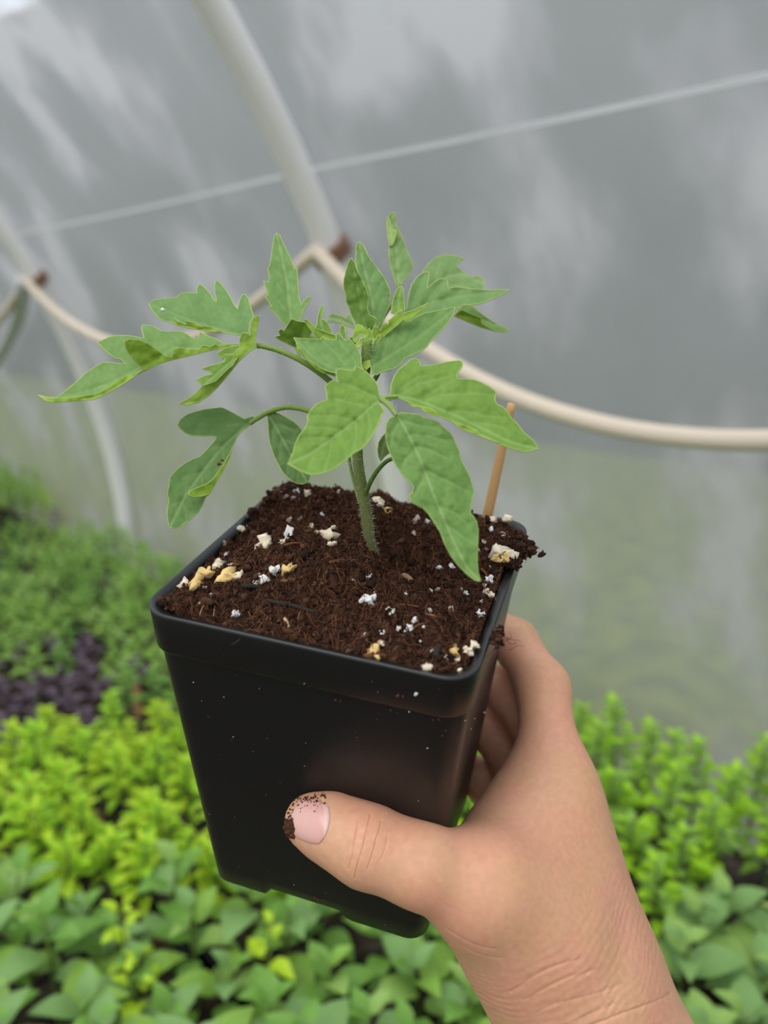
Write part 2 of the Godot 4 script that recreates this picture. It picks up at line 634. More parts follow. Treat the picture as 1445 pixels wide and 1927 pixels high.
var tinted := {}
func tint(m: ArrayMesh, c: Color) -> ArrayMesh:
	var key := str(m.get_instance_id()) + str(c)
	if not tinted.has(key):
		var a := m.surface_get_arrays(0)
		var col := PackedColorArray()
		col.resize(a[Mesh.ARRAY_VERTEX].size())
		col.fill(c)
		a[Mesh.ARRAY_COLOR] = col
		var o := ArrayMesh.new()
		o.add_surface_from_arrays(Mesh.PRIMITIVE_TRIANGLES, a)
		tinted[key] = o
	return tinted[key]

func pot_sd(q: Vector3) -> float:       # distance outside the pot, in its own axes
	var hw := PA - 0.0003 if q.y > PH - 0.01366 else body_half(q.y)
	var c := 0.0075
	var d := Vector3(absf(q.x) - (hw - c), maxf(q.y - PH, -q.y), absf(q.z) - (hw - c))
	var o := Vector2(maxf(d.x, 0), maxf(d.z, 0))
	var side := o.length() + minf(maxf(d.x, d.z), 0.0) - c
	return maxf(side, d.y)

func pot_hit(x: float, y: float):
	var inv := pot_t.affine_inverse()
	var o := inv * EYE
	var dir := (inv * px(x, y, 1.0) - o)
	var d := 0.14
	while d < 0.40:
		if pot_sd(o + dir * d) < 0.00005: return o + dir * d
		d += 0.0003
	return null

var soil_n := FastNoiseLite.new()
var soil_f := FastNoiseLite.new()
var soil_marks := []

func bump(p: Vector2, at: Vector2, r: float, h: float) -> float:
	return h * exp(-p.distance_squared_to(at) / (r * r))

func in_pot(v: Vector3, shrink := 0.0) -> Vector3:      # kept inside the pot's rounded corners
	var a := 0.0427 - shrink
	var r := 0.009
	var q := Vector2(clampf(v.x, -a, a), clampf(v.z, -a, a))
	var c := Vector2(clampf(q.x, -(a - r), a - r), clampf(q.y, -(a - r), a - r))
	if q.distance_to(c) > r: q = c + (q - c).normalized() * r
	return Vector3(q.x, v.y, q.y)

func soil_h(x: float, z: float) -> float:   # height of the soil over the rim, pot axes
	var p := Vector2(x, z)
	var e := maxf(absf(x), absf(z))
	var h := -0.0028 + 0.0045 * smoothstep(0.042, 0.018, e)
	h += bump(p, Vector2(-0.008, -0.030), 0.020, 0.0062)      # heaped at the back
	h += bump(p, Vector2(-0.036, -0.030), 0.011, 0.0065)
	h += bump(p, Vector2(0.024, -0.034), 0.013, 0.0035)
	h += bump(p, Vector2(0.041, -0.022), 0.009, 0.0065)
	h += bump(p, Vector2(-0.006, 0.010), 0.011, 0.0042)       # ridge before the stem
	h += bump(p, Vector2(-0.022, 0.004), 0.012, 0.0030)
	h += bump(p, Vector2(-0.037, 0.037), 0.006, 0.0030)
	h += bump(p, Vector2(0.030, 0.018), 0.012, 0.0016)
	h += bump(p, Vector2(0.014, -0.006), 0.0085, -0.0105)     # hollow beside the stem
	h += bump(p, Vector2(0.022, -0.002), 0.0085, -0.0060)
	h += bump(p, Vector2(-0.028, -0.012), 0.008, -0.0030)
	h += bump(p, Vector2(-0.001, 0.030), 0.008, -0.0018)
	h += 0.0034 * soil_n.get_noise_2d(x * 1000, z * 1000) + 0.0016 * soil_f.get_noise_2d(x * 1000, z * 1000)
	return h

func soil_point(x: float, y: float) -> Vector3:   # where the line of sight through a pixel meets the soil, pot axes
	var inv := pot_t.affine_inverse()
	var o := inv * EYE
	var dir := (inv * px(x, y, 1.0) - o)
	var d := 0.16
	while d < 0.36:
		var q := o + dir * d
		if absf(q.x) < 0.0425 and absf(q.z) < 0.0425:
			if q.y < PH + soil_h(q.x, q.z): return q
		elif q.y < PH - 0.001:
			break
		d += 0.0004
	d = (PH - o.y) / dir.y
	var q2 := in_pot(o + dir * d)
	return Vector3(q2.x, PH + soil_h(q2.x, q2.z), q2.z)

func rim_point(x: float, y: float) -> Vector3:    # just over the level of the rim, where soil has spilled across it
	var inv := pot_t.affine_inverse()
	var o := inv * EYE
	var dir := (inv * px(x, y, 1.0) - o)
	return o + dir * ((PH + 0.0012 - o.y) / dir.y)

func build_soil() -> void:
	soil_n = noise(41, 0.13, 3)
	soil_f = noise(42, 0.55, 3)
	var at := Transform3D(pot_t.basis, pot_t * Vector3(0, PH - 0.03, 0))
	var s := thing("potting_soil", Vector3.ZERO, "dark brown crumbly peat potting soil filling the black pot", "soil")
	s.transform = at
	var off := Vector3(0, 0.03 - PH, 0)
	var st := begin()
	st.set_smooth_group(0)
	var n := 130
	var half := 0.0428
	var pts := []
	for i in n + 1:
		var row := PackedVector3Array()
		for j in n + 1:
			var x := lerpf(-half, half, float(i) / n)
			var z := lerpf(-half, half, float(j) / n)
			var iv := in_pot(Vector3(x, 0, z))
			row.append(Vector3(iv.x, 0.03 + soil_h(iv.x, iv.z), iv.z))
		pts.append(row)
	var tone := noise(43, 0.25, 3)
	for i in n:
		for j in n:
			var c := pts[i][j] as Vector3
			var w := clampf(0.5 + 0.9 * tone.get_noise_2d(c.x * 1000, c.z * 1000), 0, 1)
			st.set_color(Color(0.030, 0.016, 0.011).lerp(Color(0.075, 0.038, 0.022), w))
			quad(st, pts[i][j], pts[i + 1][j], pts[i + 1][j + 1], pts[i][j + 1])
	# skirt down into the pot
	for k in n:
		for e in [[pts[0][k], pts[0][k + 1]], [pts[n][k + 1], pts[n][k]], [pts[k + 1][0], pts[k][0]], [pts[k][n], pts[k + 1][n]]]:
			quad(st, e[0], e[1], in_pot(e[1] * Vector3(0.97, 0, 0.97), 0.0022), in_pot(e[0] * Vector3(0.97, 0, 0.97), 0.0022))
	obj("soil_body", done(st), M.soil, s)
	# loose crumbs and fibres
	var lumps := []
	for i in 5: lumps.append(lump(70 + i, 1.1, 5, 7))
	for v in 5:
		var mm := MultiMesh.new()
		mm.transform_format = MultiMesh.TRANSFORM_3D
		mm.use_colors = true
		mm.mesh = lumps[v]
		mm.instance_count = 1700
		for i in 1700:
			var x := rng.randf_range(-1, 1) * half
			var z := rng.randf_range(-1, 1) * half
			var sc := rng.randf_range(0.00016, 0.0006) * (1.0 if rng.randf() < 0.95 else 2.2)
			var iv := in_pot(Vector3(x, 0, z))
			x = iv.x
			z = iv.z
			var b := Basis.from_euler(Vector3(rng.randf() * 6, rng.randf() * 6, rng.randf() * 6)) * Basis.from_scale(Vector3(sc * rng.randf_range(0.8, 1.8), sc * rng.randf_range(0.5, 1.0), sc))
			mm.set_instance_transform(i, Transform3D(b, Vector3(x, 0.03 + soil_h(x, z) + sc * 0.3, z)))
			var w := rng.randf()
			mm.set_instance_color(i, Color(0.024, 0.013, 0.010).lerp(Color(0.11, 0.052, 0.028), w * w))
		var o := MultiMeshInstance3D.new()
		o.name = "soil_grains"
		o.multimesh = mm
		o.material_override = M.fib
		s.add_child(o, true)
		o.set_meta("kind", "stuff")
	st = begin()
	for i in 7500:
		var x := rng.randf_range(-1, 1) * half
		var z := rng.randf_range(-1, 1) * half
		fibre(st, x, z, rng.randf_range(0.0012, 0.0055), rng.randf_range(0.00004, 0.00013))
	tag(obj("peat_fibres", done(st), M.fib, s), "", "", "", "stuff")
	# clumps that hang over the rim at the far corner, and at the back
	st = begin()
	for c in [[985, 1035, 26, 60], [975, 1010, 20, 40], [965, 1060, 15, 30], [960, 1030, 24, 40], [470, 968, 8, 20], [505, 945, 12, 26], [560, 922, 16, 30], [640, 922, 18, 30], [318, 1138, 17, 40], [934, 1205, 9, 26], [935, 1190, 7, 14]]:
		var q := soil_point(c[0], c[1]) + Vector3(0, 0.0006, 0) if c[0] < 900 else rim_point(c[0], c[1])
		var sz: float = c[2] * 0.235 / F
		for i in int(c[3]) * 2:
			var v := Vector3(rng.randfn(), rng.randfn() * 0.7, rng.randfn()) * sz * 0.42
			var sc := rng.randf_range(0.0003, 0.0009)
			var b := Basis.from_euler(Vector3(rng.randf() * 6, rng.randf() * 6, rng.randf() * 6)) * Basis.from_scale(Vector3(sc * 1.7, sc * 0.8, sc))
			st.append_from(tint(lumps[i % 5], [Color(0.04, 0.02, 0.013), Color(0.075, 0.037, 0.022), Color(0.028, 0.016, 0.012)][i % 3]), 0, Transform3D(b, q + off + v))
	tag(obj("soil_clumps", st.commit(), M.fib, s), "", "", "", "stuff")
	st = begin()
	for c in [[985, 1035, 30], [934, 1205, 22], [470, 962, 16], [440, 1195, 14]]:
		var q := soil_point(c[0], c[1]) if c[0] < 900 else rim_point(c[0], c[1])
		for i in int(c[2]):
			var a := q + off + Vector3(rng.randfn(), rng.randfn() * 0.5 + 0.2, rng.randfn()) * 0.0016
			var dir := Vector3(rng.randfn(), rng.randfn() * 0.6 - 0.1, rng.randfn()).normalized()
			st.set_color(Color(0.09, 0.045, 0.026).lerp(Color(0.20, 0.11, 0.06), rng.randf()))
			var l := rng.randf_range(0.0015, 0.0045)
			tube(st, spline([a, a + dir * l * 0.5 + Vector3(rng.randfn(), rng.randfn(), rng.randfn()) * l * 0.15, a + dir * l], 3), 0.00013, 0.00004, 4)
	tag(obj("rim_fibres", done(st), M.fib, s), "", "", "", "stuff")
	# perlite, each granule where the photograph shows it: x, y, size in pixels, 0 white 1 cream 2 yellow 3 pink-grey
	var grains := [[498, 1026, 25, 1], [544, 1008, 19, 0], [533, 1022, 13, 1], [615, 1014, 22, 1], [586, 996, 12, 1], [628, 994, 9, 1], [596, 1004, 8, 1], [622, 1025, 9, 1], [630, 1023, 8, 1], [543, 1074, 17, 2], [534, 1096, 9, 2], [514, 1076, 13, 0], [521, 1073, 11, 0], [516, 1083, 8, 0], [489, 1083, 8, 0], [498, 1091, 13, 0], [482, 1097, 8, 0], [431, 1091, 26, 2], [436, 1082, 17, 2], [449, 1091, 15, 1], [412, 1065, 17, 1], [432, 1064, 8, 0], [388, 1084, 21, 2], [370, 1101, 20, 2], [352, 1091, 22, 1], [345, 1095, 12, 1], [401, 1121, 9, 0], [446, 1159, 13, 0], [385, 1107, 7, 3], [375, 1137, 8, 3], [389, 1170, 9, 1], [360, 1162, 8, 2], [491, 1098, 9, 1], [693, 1131, 16, 0], [702, 1127, 13, 0], [684, 1130, 10, 0], [735, 1152, 12, 0], [694, 1083, 10, 0], [664, 1095, 8, 0], [781, 1166, 8, 0], [772, 1183, 12, 0], [765, 1187, 9, 0], [750, 1184, 9, 0], [796, 1181, 7, 0], [720, 1192, 8, 0], [687, 1197, 8, 0], [689, 1206, 7, 2], [706, 1223, 17, 2], [698, 1228, 13, 2], [704, 1240, 9, 2], [718, 1213, 10, 1], [660, 1216, 5, 0], [853, 1235, 23, 2], [860, 1243, 12, 1], [841, 1240, 13, 0], [853, 1246, 10, 0], [880, 1226, 14, 1], [885, 1231, 11, 1], [897, 1206, 11, 0], [905, 1210, 9, 1], [893, 1210, 6, 0], [831, 1226, 7, 0], [812, 1226, 6, 0], [800, 1259, 15, 1], [788, 1252, 6, 3], [864, 1262, 7, 1], [808, 1148, 8, 0], [848, 1148, 9, 0], [904, 1157, 11, 0], [780, 1170, 7, 0], [796, 1182, 6, 0], [790, 1208, 5, 0], [809, 1114, 8, 1], [821, 1112, 9, 3], [876, 1117, 8, 0], [868, 1109, 5, 0], [921, 1094, 14, 0], [914, 1116, 12, 1], [923, 1122, 12, 1], [910, 1105, 9, 3], [906, 1132, 6, 0], [763, 1117, 6, 0], [773, 1094, 8, 3], [828, 1069, 8, 0], [850, 1068, 9, 0], [715, 949, 16, 1], [730, 963, 14, 2], [782, 981, 11, 3], [806, 986, 12, 0], [779, 1005, 7, 3], [658, 1009, 6, 1], [558, 925, 10, 0], [578, 930, 11, 1], [538, 935, 7, 3], [551, 939, 8, 3], [534, 926, 7, 3], [637, 929, 8, 3], [610, 972, 9, 0], [544, 981, 9, 3], [565, 979, 8, 3], [454, 974, 12, 1], [428, 983, 11, 1], [426, 1045, 8, 0], [424, 1024, 7, 3], [921, 1068, 6, 0], [923, 998, 9, 0], [928, 981, 12, 1], [954, 987, 12, 1], [949, 1025, 15, 1], [940, 1050, 20, 1], [936, 1045, 14, 1], [958, 1056, 18, 1], [952, 1061, 13, 2], [931, 1060, 11, 2], [937, 1064, 9, 2], [910, 1021, 6, 3], [914, 1035, 7, 3], [901, 1037, 7, 3], [849, 1065, 7, 0], [904, 971, 7, 3], [945, 1013, 6, 3], [920, 1219, 11, 1]]
	var pale := []
	for i in 4: pale.append(lump(80 + i, 1.25, 7, 10))
	var cols := [Color(0.80, 0.79, 0.76), Color(0.80, 0.70, 0.52), Color(0.76, 0.54, 0.22), Color(0.50, 0.40, 0.36)]
	for i in grains.size():
		var e: Array = grains[i]
		var q := soil_point(e[0], e[1]) if e[0] < 930 or e[1] > 1200 else rim_point(e[0], e[1]) + Vector3(0, 0.0015, 0)
		var sc: float = e[2] * 0.5 * (pot_t * q - EYE).dot(c_fwd) / F * 1.2
		var o := obj("perlite_granule", tint(pale[i % 4], cols[e[3]]), M.perlite, s)
		o.basis = Basis.from_euler(Vector3(rng.randf() * 6, rng.randf() * 6, rng.randf() * 6)) * Basis.from_scale(Vector3(sc * rng.randf_range(0.95, 1.25), sc * rng.randf_range(0.75, 0.95), sc * rng.randf_range(0.75, 1.0)))
		o.position = q + off + Vector3(0, sc * 0.35, 0)
	# bits of bark and straw
	for e in [[455, 1107, 492, 1110, 5.5, 0], [502, 1134, 600, 1158, 5.0, 0], [536, 1168, 546, 1190, 3.5, 2], [760, 1087, 776, 1097, 6.0, 3], [800, 1160, 832, 1169, 2.2, 3], [752, 1142, 787, 1146, 2.6, 1], [776, 1187, 799, 1177, 2.4, 1], [388, 1172, 405, 1142, 1.3, 3], [368, 1163, 384, 1142, 1.2, 3], [620, 1062, 668, 1058, 3.2, 1], [535, 1030, 566, 1026, 3.0, 1], [372, 1063, 397, 1069, 4.0, 1], [688, 1052, 722, 1064, 3.5, 1], [905, 1074, 918, 1090, 3.0, 1], [818, 1240, 828, 1218, 6.0, 0], [680, 1232, 730, 1238, 5.0, 1], [560, 1172, 566, 1150, 1.2, 3], [474, 1166, 505, 1146, 1.3, 1]]:
		var a := soil_point(e[0], e[1]) + Vector3(0, 0.0006, 0)
		var b := soil_point(e[2], e[3]) + Vector3(0, 0.0006, 0)
		if a.distance_to(b) > 0.03: b = a + (b - a).normalized() * 0.012
		var r: float = e[4] * 0.225 / F
		var c: Color = [Color(0.035, 0.028, 0.026), Color(0.15, 0.065, 0.03), Color(0.45, 0.32, 0.18), Color(0.28, 0.16, 0.09)][e[5]]
		st = begin()
		st.set_color(c)
		var mid := a.lerp(b, 0.5) + Vector3(0, 0.0004, 0)
		tube(st, spline([a + off, mid + off, b + off], 4), r, r * 0.6, 7)
		var o := obj("bark_sliver" if e[5] != 3 else "straw_bit", done(st), M.fib, s)
		if e[0] == 502: o.set_meta("label", "dark twig lying across the soil")

func fibre(st: SurfaceTool, x: float, z: float, l: float, r: float) -> void:
	var a := rng.randf() * TAU
	var pts := []
	var bend := rng.randf_range(-1.2, 1.2)
	for k in 4:
		var u := (k / 3.0 - 0.5) * l
		var xx := clampf(x + cos(a + bend * u / l) * u, -0.0428, 0.0428)
		var zz := clampf(z + sin(a + bend * u / l) * u, -0.0428, 0.0428)
		var iv := in_pot(Vector3(xx, 0, zz))
		xx = iv.x
		zz = iv.z
		pts.append(Vector3(xx, 0.03 + soil_h(xx, zz) + r + rng.randf_range(0.0, 0.0012), zz))
	var w := rng.randf()
	st.set_color(Color(0.035, 0.018, 0.012).lerp(Color(0.24, 0.105, 0.05), w * w))
	tube(st, PackedVector3Array(pts), r, r * 0.5, 4)

# ---------------------------------------------------------------- the seedling
var leaf_noise := FastNoiseLite.new()

func near_line(p: Vector2, l: PackedVector2Array) -> float:
	var best := 1e9
	for i in l.size() - 1:
		best = minf(best, p.distance_squared_to(Geometry2D.get_closest_point_to_segment(p, l[i], l[i + 1])))
	return sqrt(best)

# one side of a blade: an outline with its own distance, slope, veins and thickness.
# e: o outline, r point of attachment, d distance there, g slope (across, down), mid midrib, lat veins, cup (mm), tip (mm), c colour
func blade(st: SurfaceTool, e: Dictionary, origin: Vector3) -> void:
	var o: PackedVector2Array = e.o
	var step: float = e.get("step", 2.3)
	var lo := o[0]
	var hi := o[0]
	for v in o:
		lo = lo.min(v)
		hi = hi.max(v)
	var nx := int(ceil((hi.x - lo.x) / step)) + 1
	var ny := int(ceil((hi.y - lo.y) / step)) + 1
	var at := {}
	var inside := PackedByteArray()
	inside.resize((nx + 1) * (ny + 1))
	for j in ny + 1:
		for i in nx + 1:
			inside[j * (nx + 1) + i] = 1 if Geometry2D.is_point_in_polygon(lo + Vector2(i, j) * step, o) else 0
	var busy := {}
	for k in o.size():
		var a := o[k]
		var b := o[(k + 1) % o.size()]
		var m := int(a.distance_to(b) / (step * 0.3)) + 1
		for q in m + 1:
			var v := (a.lerp(b, float(q) / m) - lo) / step
			busy[Vector2i(int(v.x), int(v.y))] = true
	var tris := PackedVector2Array()
	for j in ny:
		for i in nx:
			var a := lo + Vector2(i, j) * step
			var cell := PackedVector2Array([a, a + Vector2(step, 0), a + Vector2(step, step), a + Vector2(0, step)])
			var k0 := j * (nx + 1) + i
			var n_in := inside[k0] + inside[k0 + 1] + inside[k0 + nx + 1] + inside[k0 + nx + 2]
			if busy.has(Vector2i(i, j)) or (n_in > 0 and n_in < 4):
				for raw in Geometry2D.intersect_polygons(cell, o):
					var poly := PackedVector2Array()
					for v in raw:
						var w: Vector2 = v.snapped(Vector2(0.02, 0.02))
						if poly.is_empty() or not poly[poly.size() - 1].is_equal_approx(w): poly.append(w)
					if poly.size() > 1 and poly[0].is_equal_approx(poly[poly.size() - 1]): poly.remove_at(poly.size() - 1)
					if poly.size() < 3: continue
					var ids := Geometry2D.triangulate_polygon(poly)
					if ids.is_empty():
						for k in range(1, poly.size() - 1): ids.append_array(PackedInt32Array([0, k, k + 1]))
					for k in range(0, ids.size(), 3):
						var p0 := poly[ids[k]]
						var turn := (poly[ids[k + 1]] - p0).cross(poly[ids[k + 2]] - p0)
						if absf(turn) < 0.0004: continue
						for q in ([0, 1, 2] if turn > 0.0 else [0, 2, 1]):
							tris.append(poly[ids[k + q]])
			elif n_in == 4:
				for q in [0, 1, 2, 0, 2, 3]:
					tris.append(cell[q].snapped(Vector2(0.02, 0.02)))
	var th: float = e.get("th", 0.00032)
	for v in tris:
		if not at.has(v): at[v] = blade_point(v, e)
	for k in range(0, tris.size(), 3):
		var a: Array = at[tris[k]]
		var b: Array = at[tris[k + 1]]
		var c: Array = at[tris[k + 2]]
		for q in [a, c, b]:
			st.set_color(q[1])
			st.add_vertex(q[0] - origin)
	for k in range(0, tris.size(), 3):
		for q in [0, 1, 2]:
			var a: Array = at[tris[k + q]]
			st.set_color(a[1] * Color(1.1, 1.1, 1.15))
			st.add_vertex(a[0] + (a[0] - EYE).normalized() * th - origin)
	var edge: Color = e.get("edge", Color(0.45, 0.58, 0.16))
	var rim := PackedVector3Array()
	for k in o.size():
		var a := o[k]
		var b := o[(k + 1) % o.size()]
		var m := int(a.distance_to(b) / 3.0) + 1
		for q in m:
			var v: Vector3 = blade_point(a.lerp(b, float(q) / m), e)[0]
			v += (v - EYE).normalized() * th * 0.5 - origin
			if rim.is_empty() or rim[rim.size() - 1].distance_to(v) > 1e-5: rim.append(v)
	rim.append(rim[0])
	tube(st, rim, th * 0.55, th * 0.55, 5, edge)

func blade_point(p: Vector2, e: Dictionary) -> Array:
	if e.has("over"):                   # a margin folded back over the blade it belongs to, hinged along mid
		var under_it: Vector3 = blade_point(p, e.over)[0]
		var z := (under_it - EYE).dot(c_fwd)
		var up_by: float = 0.0005 + e.lift * near_line(p, e.mid) * z / F
		var c0: Color = e.c
		c0 = c0.lerp(c0 * Color(1.2, 1.15, 1.2), clampf(0.5 + leaf_noise.get_noise_2d(p.x * 3.0, p.y * 3.0), 0, 1))
		c0.a = 1.0
		return [px(p.x, p.y, z - up_by), c0]
	var d: float = e.d
	var mid: PackedVector2Array = e.mid
	var g: Vector2 = e.g
	var mpp := d / F
	var dp: Vector2 = p - e.r
	var depth := d + (g.x * dp.x + g.y * dp.y) * mpp
	var dm := near_line(p, mid)
	var chord := mid[mid.size() - 1] - mid[0]
	var s := clampf((p - mid[0]).dot(chord) / chord.length_squared(), 0.0, 1.1)
	depth += e.get("cup", 0.0) * 0.001 * pow(dm / 60.0, 2.0)
	depth += e.get("fold", 0.0) * dm * mpp
	depth += e.get("tip", 0.0) * 0.001 * s * s
	var vein := exp(-pow(dm / 2.4, 2.0))
	var relief := 0.00032 * exp(-pow(dm / 5.0, 2.0))
	for l in e.get("lat", []):
		var dl := near_line(p, l)
		relief += e.get("rel", 1.0) * 0.00060 * exp(-pow(dl / 8.0, 2.0))
		vein = maxf(vein, 0.45 * exp(-pow(dl / 2.2, 2.0)))
	var n := leaf_noise.get_noise_3d(p.x, p.y, d * 1000.0)
	var n2 := leaf_noise.get_noise_3d(p.x * 4.0, p.y * 4.0, d * 1000.0)
	depth += relief + 0.00075 * n
	var c: Color = e.get("c", Color(0.160, 0.298, 0.042))
	c = c.lerp(c * Color(1.30, 1.22, 1.35), clampf(0.4 + 0.8 * n, 0, 1))
	c = c.lerp(c * Color(1.12, 1.10, 1.2), clampf(0.5 + n2, 0, 1))
	c = c.lerp(Color(0.42, 0.56, 0.24), vein * 0.40 * e.get("vein", 1.0))
	c.a = 1.0
	return [px(p.x, p.y, depth), c]

func auto_veins(mid: PackedVector2Array, n: int, len_: float, ang := 50.0) -> Array:
	var o := []
	var total := 0.0
	for i in mid.size() - 1: total += mid[i].distance_to(mid[i + 1])
	for k in n:
		var want := total * (k + 0.6) / (n + 0.4)
		var i := 0
		while i < mid.size() - 2 and want > mid[i].distance_to(mid[i + 1]):
			want -= mid[i].distance_to(mid[i + 1])
			i += 1
		var dir := (mid[i + 1] - mid[i]).normalized()
		var a := mid[i] + dir * want
		for s in [-1.0, 1.0]:
			var v := dir.rotated(deg_to_rad(ang * s))
			o.append(PackedVector2Array([a, a + v * len_ * 0.5 + dir * len_ * 0.05, a + v * len_ * 0.9 + dir * len_ * 0.25]))
	return o

func leaflet(parent: Node3D, called: String, pieces: Array, origin: Vector3, label := "") -> MeshInstance3D:
	var st := begin()
	st.set_smooth_group(0)
	for e in pieces: blade(st, e, origin)
	var o := obj(called, done(st), M.leaf, parent)
	if label: o.set_meta("label", label)
	return o

func stalk(parent: Node3D, called: String, pts: Array, r0: float, r1: float, origin: Vector3, hairs := 0, c := Color(0.24, 0.36, 0.07), c2 = null) -> MeshInstance3D:
	var w := []
	for q in pts: w.append(px(q[0], q[1], q[2]) - origin)
	var path := spline(w, 8)
	var st := begin()
	tube(st, path, r0, r1, 12, c, c2)
	var o := obj(called, done(st), M.leaf, parent)
	if hairs > 0:
		st = begin()
		for i in hairs:
			var k := rng.randi_range(0, path.size() - 2)
			var at := path[k].lerp(path[k + 1], rng.randf())
			var dir := (path[k + 1] - path[k]).normalized()
			var out := Vector3(rng.randfn(), rng.randfn(), rng.randfn())
			out = (out - dir * out.dot(dir)).normalized()
			var r := lerpf(r0, r1, float(k) / path.size())
			var a := at + out * r * 0.95
			var l := rng.randf_range(0.0006, 0.0014)
			tube(st, PackedVector3Array([a, a + out * l + dir * rng.randf_range(-0.2, 0.2) * l]), 0.00004, 0.000015, 3)
		tag(obj("fine_hairs", done(st), M.hair, o), "", "", "", "stuff")
	return o

func build_seedling() -> void:
	leaf_noise = noise(55, 0.02, 3)
	var base := pot_t * soil_point(697, 1036)
	var z := (base - EYE).dot(c_fwd)
	var t := thing("tomato_seedling", base, "young green tomato seedling with lobed leaves growing in the black pot", "seedling")
	var up := func(y: float) -> float: return z - (1036.0 - y) * z / F * 0.31
	stalk(t, "stem", [[699, 1052, up.call(1052) + 0.001], [697, 1034, up.call(1034)], [692, 987, up.call(987)], [682.5, 925, up.call(925)], [673, 862, up.call(862)], [675, 790, up.call(790)], [686, 715, up.call(715)], [692, 640, up.call(640)]], 0.00195, 0.0013, base, 900, Color(0.19, 0.17, 0.08), Color(0.24, 0.36, 0.08))
	var A := func(n: int, a: Array) -> PackedVector2Array: return tile(n, a)
	var up_c := Color(0.160, 0.298, 0.042)
	var under := Color(0.27, 0.43, 0.045)

	# --- leaf at the front, three leaflets turned to the viewer
	var l3 := stalk(t, "leaf", [[678, 800, up.call(800)], [690, 770, 0.212], [705, 757, 0.203], [718, 751, 0.198]], 0.0009, 0.00075, base, 60)
	var m1: PackedVector2Array = A.call(6, [895, 445, 830, 490, 700, 610, 560, 720, 400, 840, 230, 950, 60, 1025])
	leaflet(l3, "leaflet", [{"o": A.call(6, [890, 440, 885, 400, 870, 320, 840, 270, 790, 215, 730, 170, 690, 150, 670, 138, 660, 180, 630, 185, 570, 175, 520, 165, 495, 180, 495, 230, 515, 290, 480, 270, 455, 275, 390, 325, 405, 370, 415, 450, 370, 460, 310, 490, 265, 540, 235, 590, 240, 650, 210, 710, 160, 770, 125, 840, 105, 920, 75, 1000, 55, 1025, 100, 1050, 170, 1090, 250, 1120, 330, 1122, 420, 1095, 500, 1050, 580, 990, 650, 930, 730, 885, 790, 820, 830, 750, 870, 680, 895, 620, 905, 580, 928, 545, 900, 500, 880, 480, 890, 455]),
		"r": Vector2(716, 752), "d": 0.198, "g": Vector2(0.02, -0.75), "mid": m1, "fold": -0.18, "tip": 1.5, "c": up_c,
		"lat": [A.call(6, [800, 510, 640, 480, 480, 440]), A.call(6, [860, 440, 740, 370, 560, 300]), A.call(6, [650, 640, 500, 595, 290, 590]), A.call(6, [560, 725, 400, 700, 240, 690]), A.call(6, [460, 800, 320, 790, 200, 800]), A.call(6, [670, 650, 680, 760, 650, 900]), A.call(6, [780, 570, 805, 680, 770, 810]), A.call(6, [460, 810, 430, 950, 390, 1090]), A.call(6, [330, 890, 270, 990, 240, 1080])]}], base)
	var m2: PackedVector2Array = A.call(7, [60, 520, 150, 508, 300, 540, 480, 610, 680, 690, 900, 800, 1150, 920, 1400, 985])
	var b2 := {"o": A.call(7, [40, 530, 70, 510, 72, 480, 80, 400, 110, 320, 150, 270, 210, 220, 250, 180, 290, 168, 325, 180, 345, 235, 420, 230, 500, 220, 580, 200, 650, 190, 700, 185, 725, 205, 720, 240, 690, 280, 670, 320, 680, 350, 740, 355, 820, 360, 880, 380, 950, 415, 1000, 450, 1027, 475, 1015, 540, 1030, 580, 1090, 610, 1130, 650, 1160, 705, 1220, 760, 1280, 840, 1340, 890, 1380, 930, 1405, 985, 1340, 1005, 1270, 1010, 1180, 985, 1080, 950, 1000, 910, 920, 880, 850, 845, 780, 825, 700, 790, 640, 740, 560, 710, 480, 680, 400, 650, 340, 605, 280, 600, 230, 560, 170, 535, 120, 525, 60, 545]),
		"r": Vector2(732, 748), "d": 0.199, "g": Vector2(0.05, -0.8), "mid": m2, "fold": -0.15, "tip": 2.0, "c": up_c,
		"lat": [A.call(7, [120, 500, 220, 400, 340, 330, 400, 320]), A.call(7, [160, 500, 320, 400, 520, 350, 600, 330]), A.call(7, [390, 550, 520, 500, 800, 480, 1000, 500]), A.call(7, [620, 650, 760, 650, 930, 690, 1060, 700]), A.call(7, [830, 750, 980, 770, 1120, 800]), A.call(7, [330, 540, 520, 430, 650, 360])]}
	leaflet(l3, "leaflet", [b2,
		{"o": A.call(7, [230, 560, 340, 600, 430, 620, 480, 650, 500, 690, 440, 672, 380, 645, 340, 610, 280, 604, 240, 575]), "over": b2, "lift": 1.1, "mid": A.call(7, [230, 575, 340, 612, 400, 655, 500, 695]), "c": under, "step": 2.0},
		{"o": A.call(7, [640, 742, 760, 780, 850, 820, 870, 850, 940, 880, 1050, 930, 1000, 915, 920, 886, 850, 850, 780, 831, 700, 796]), "over": b2, "lift": 1.1, "mid": A.call(7, [640, 742, 700, 796, 850, 850, 1050, 935]), "c": under, "step": 2.0}], base)
	var m3: PackedVector2Array = trace([[7, [125, 670, 230, 850, 300, 990, 370, 1160, 430, 1310]], [8, [840, 620, 900, 750, 960, 900, 1040, 1080, 1150, 1290, 1265, 1410]]])
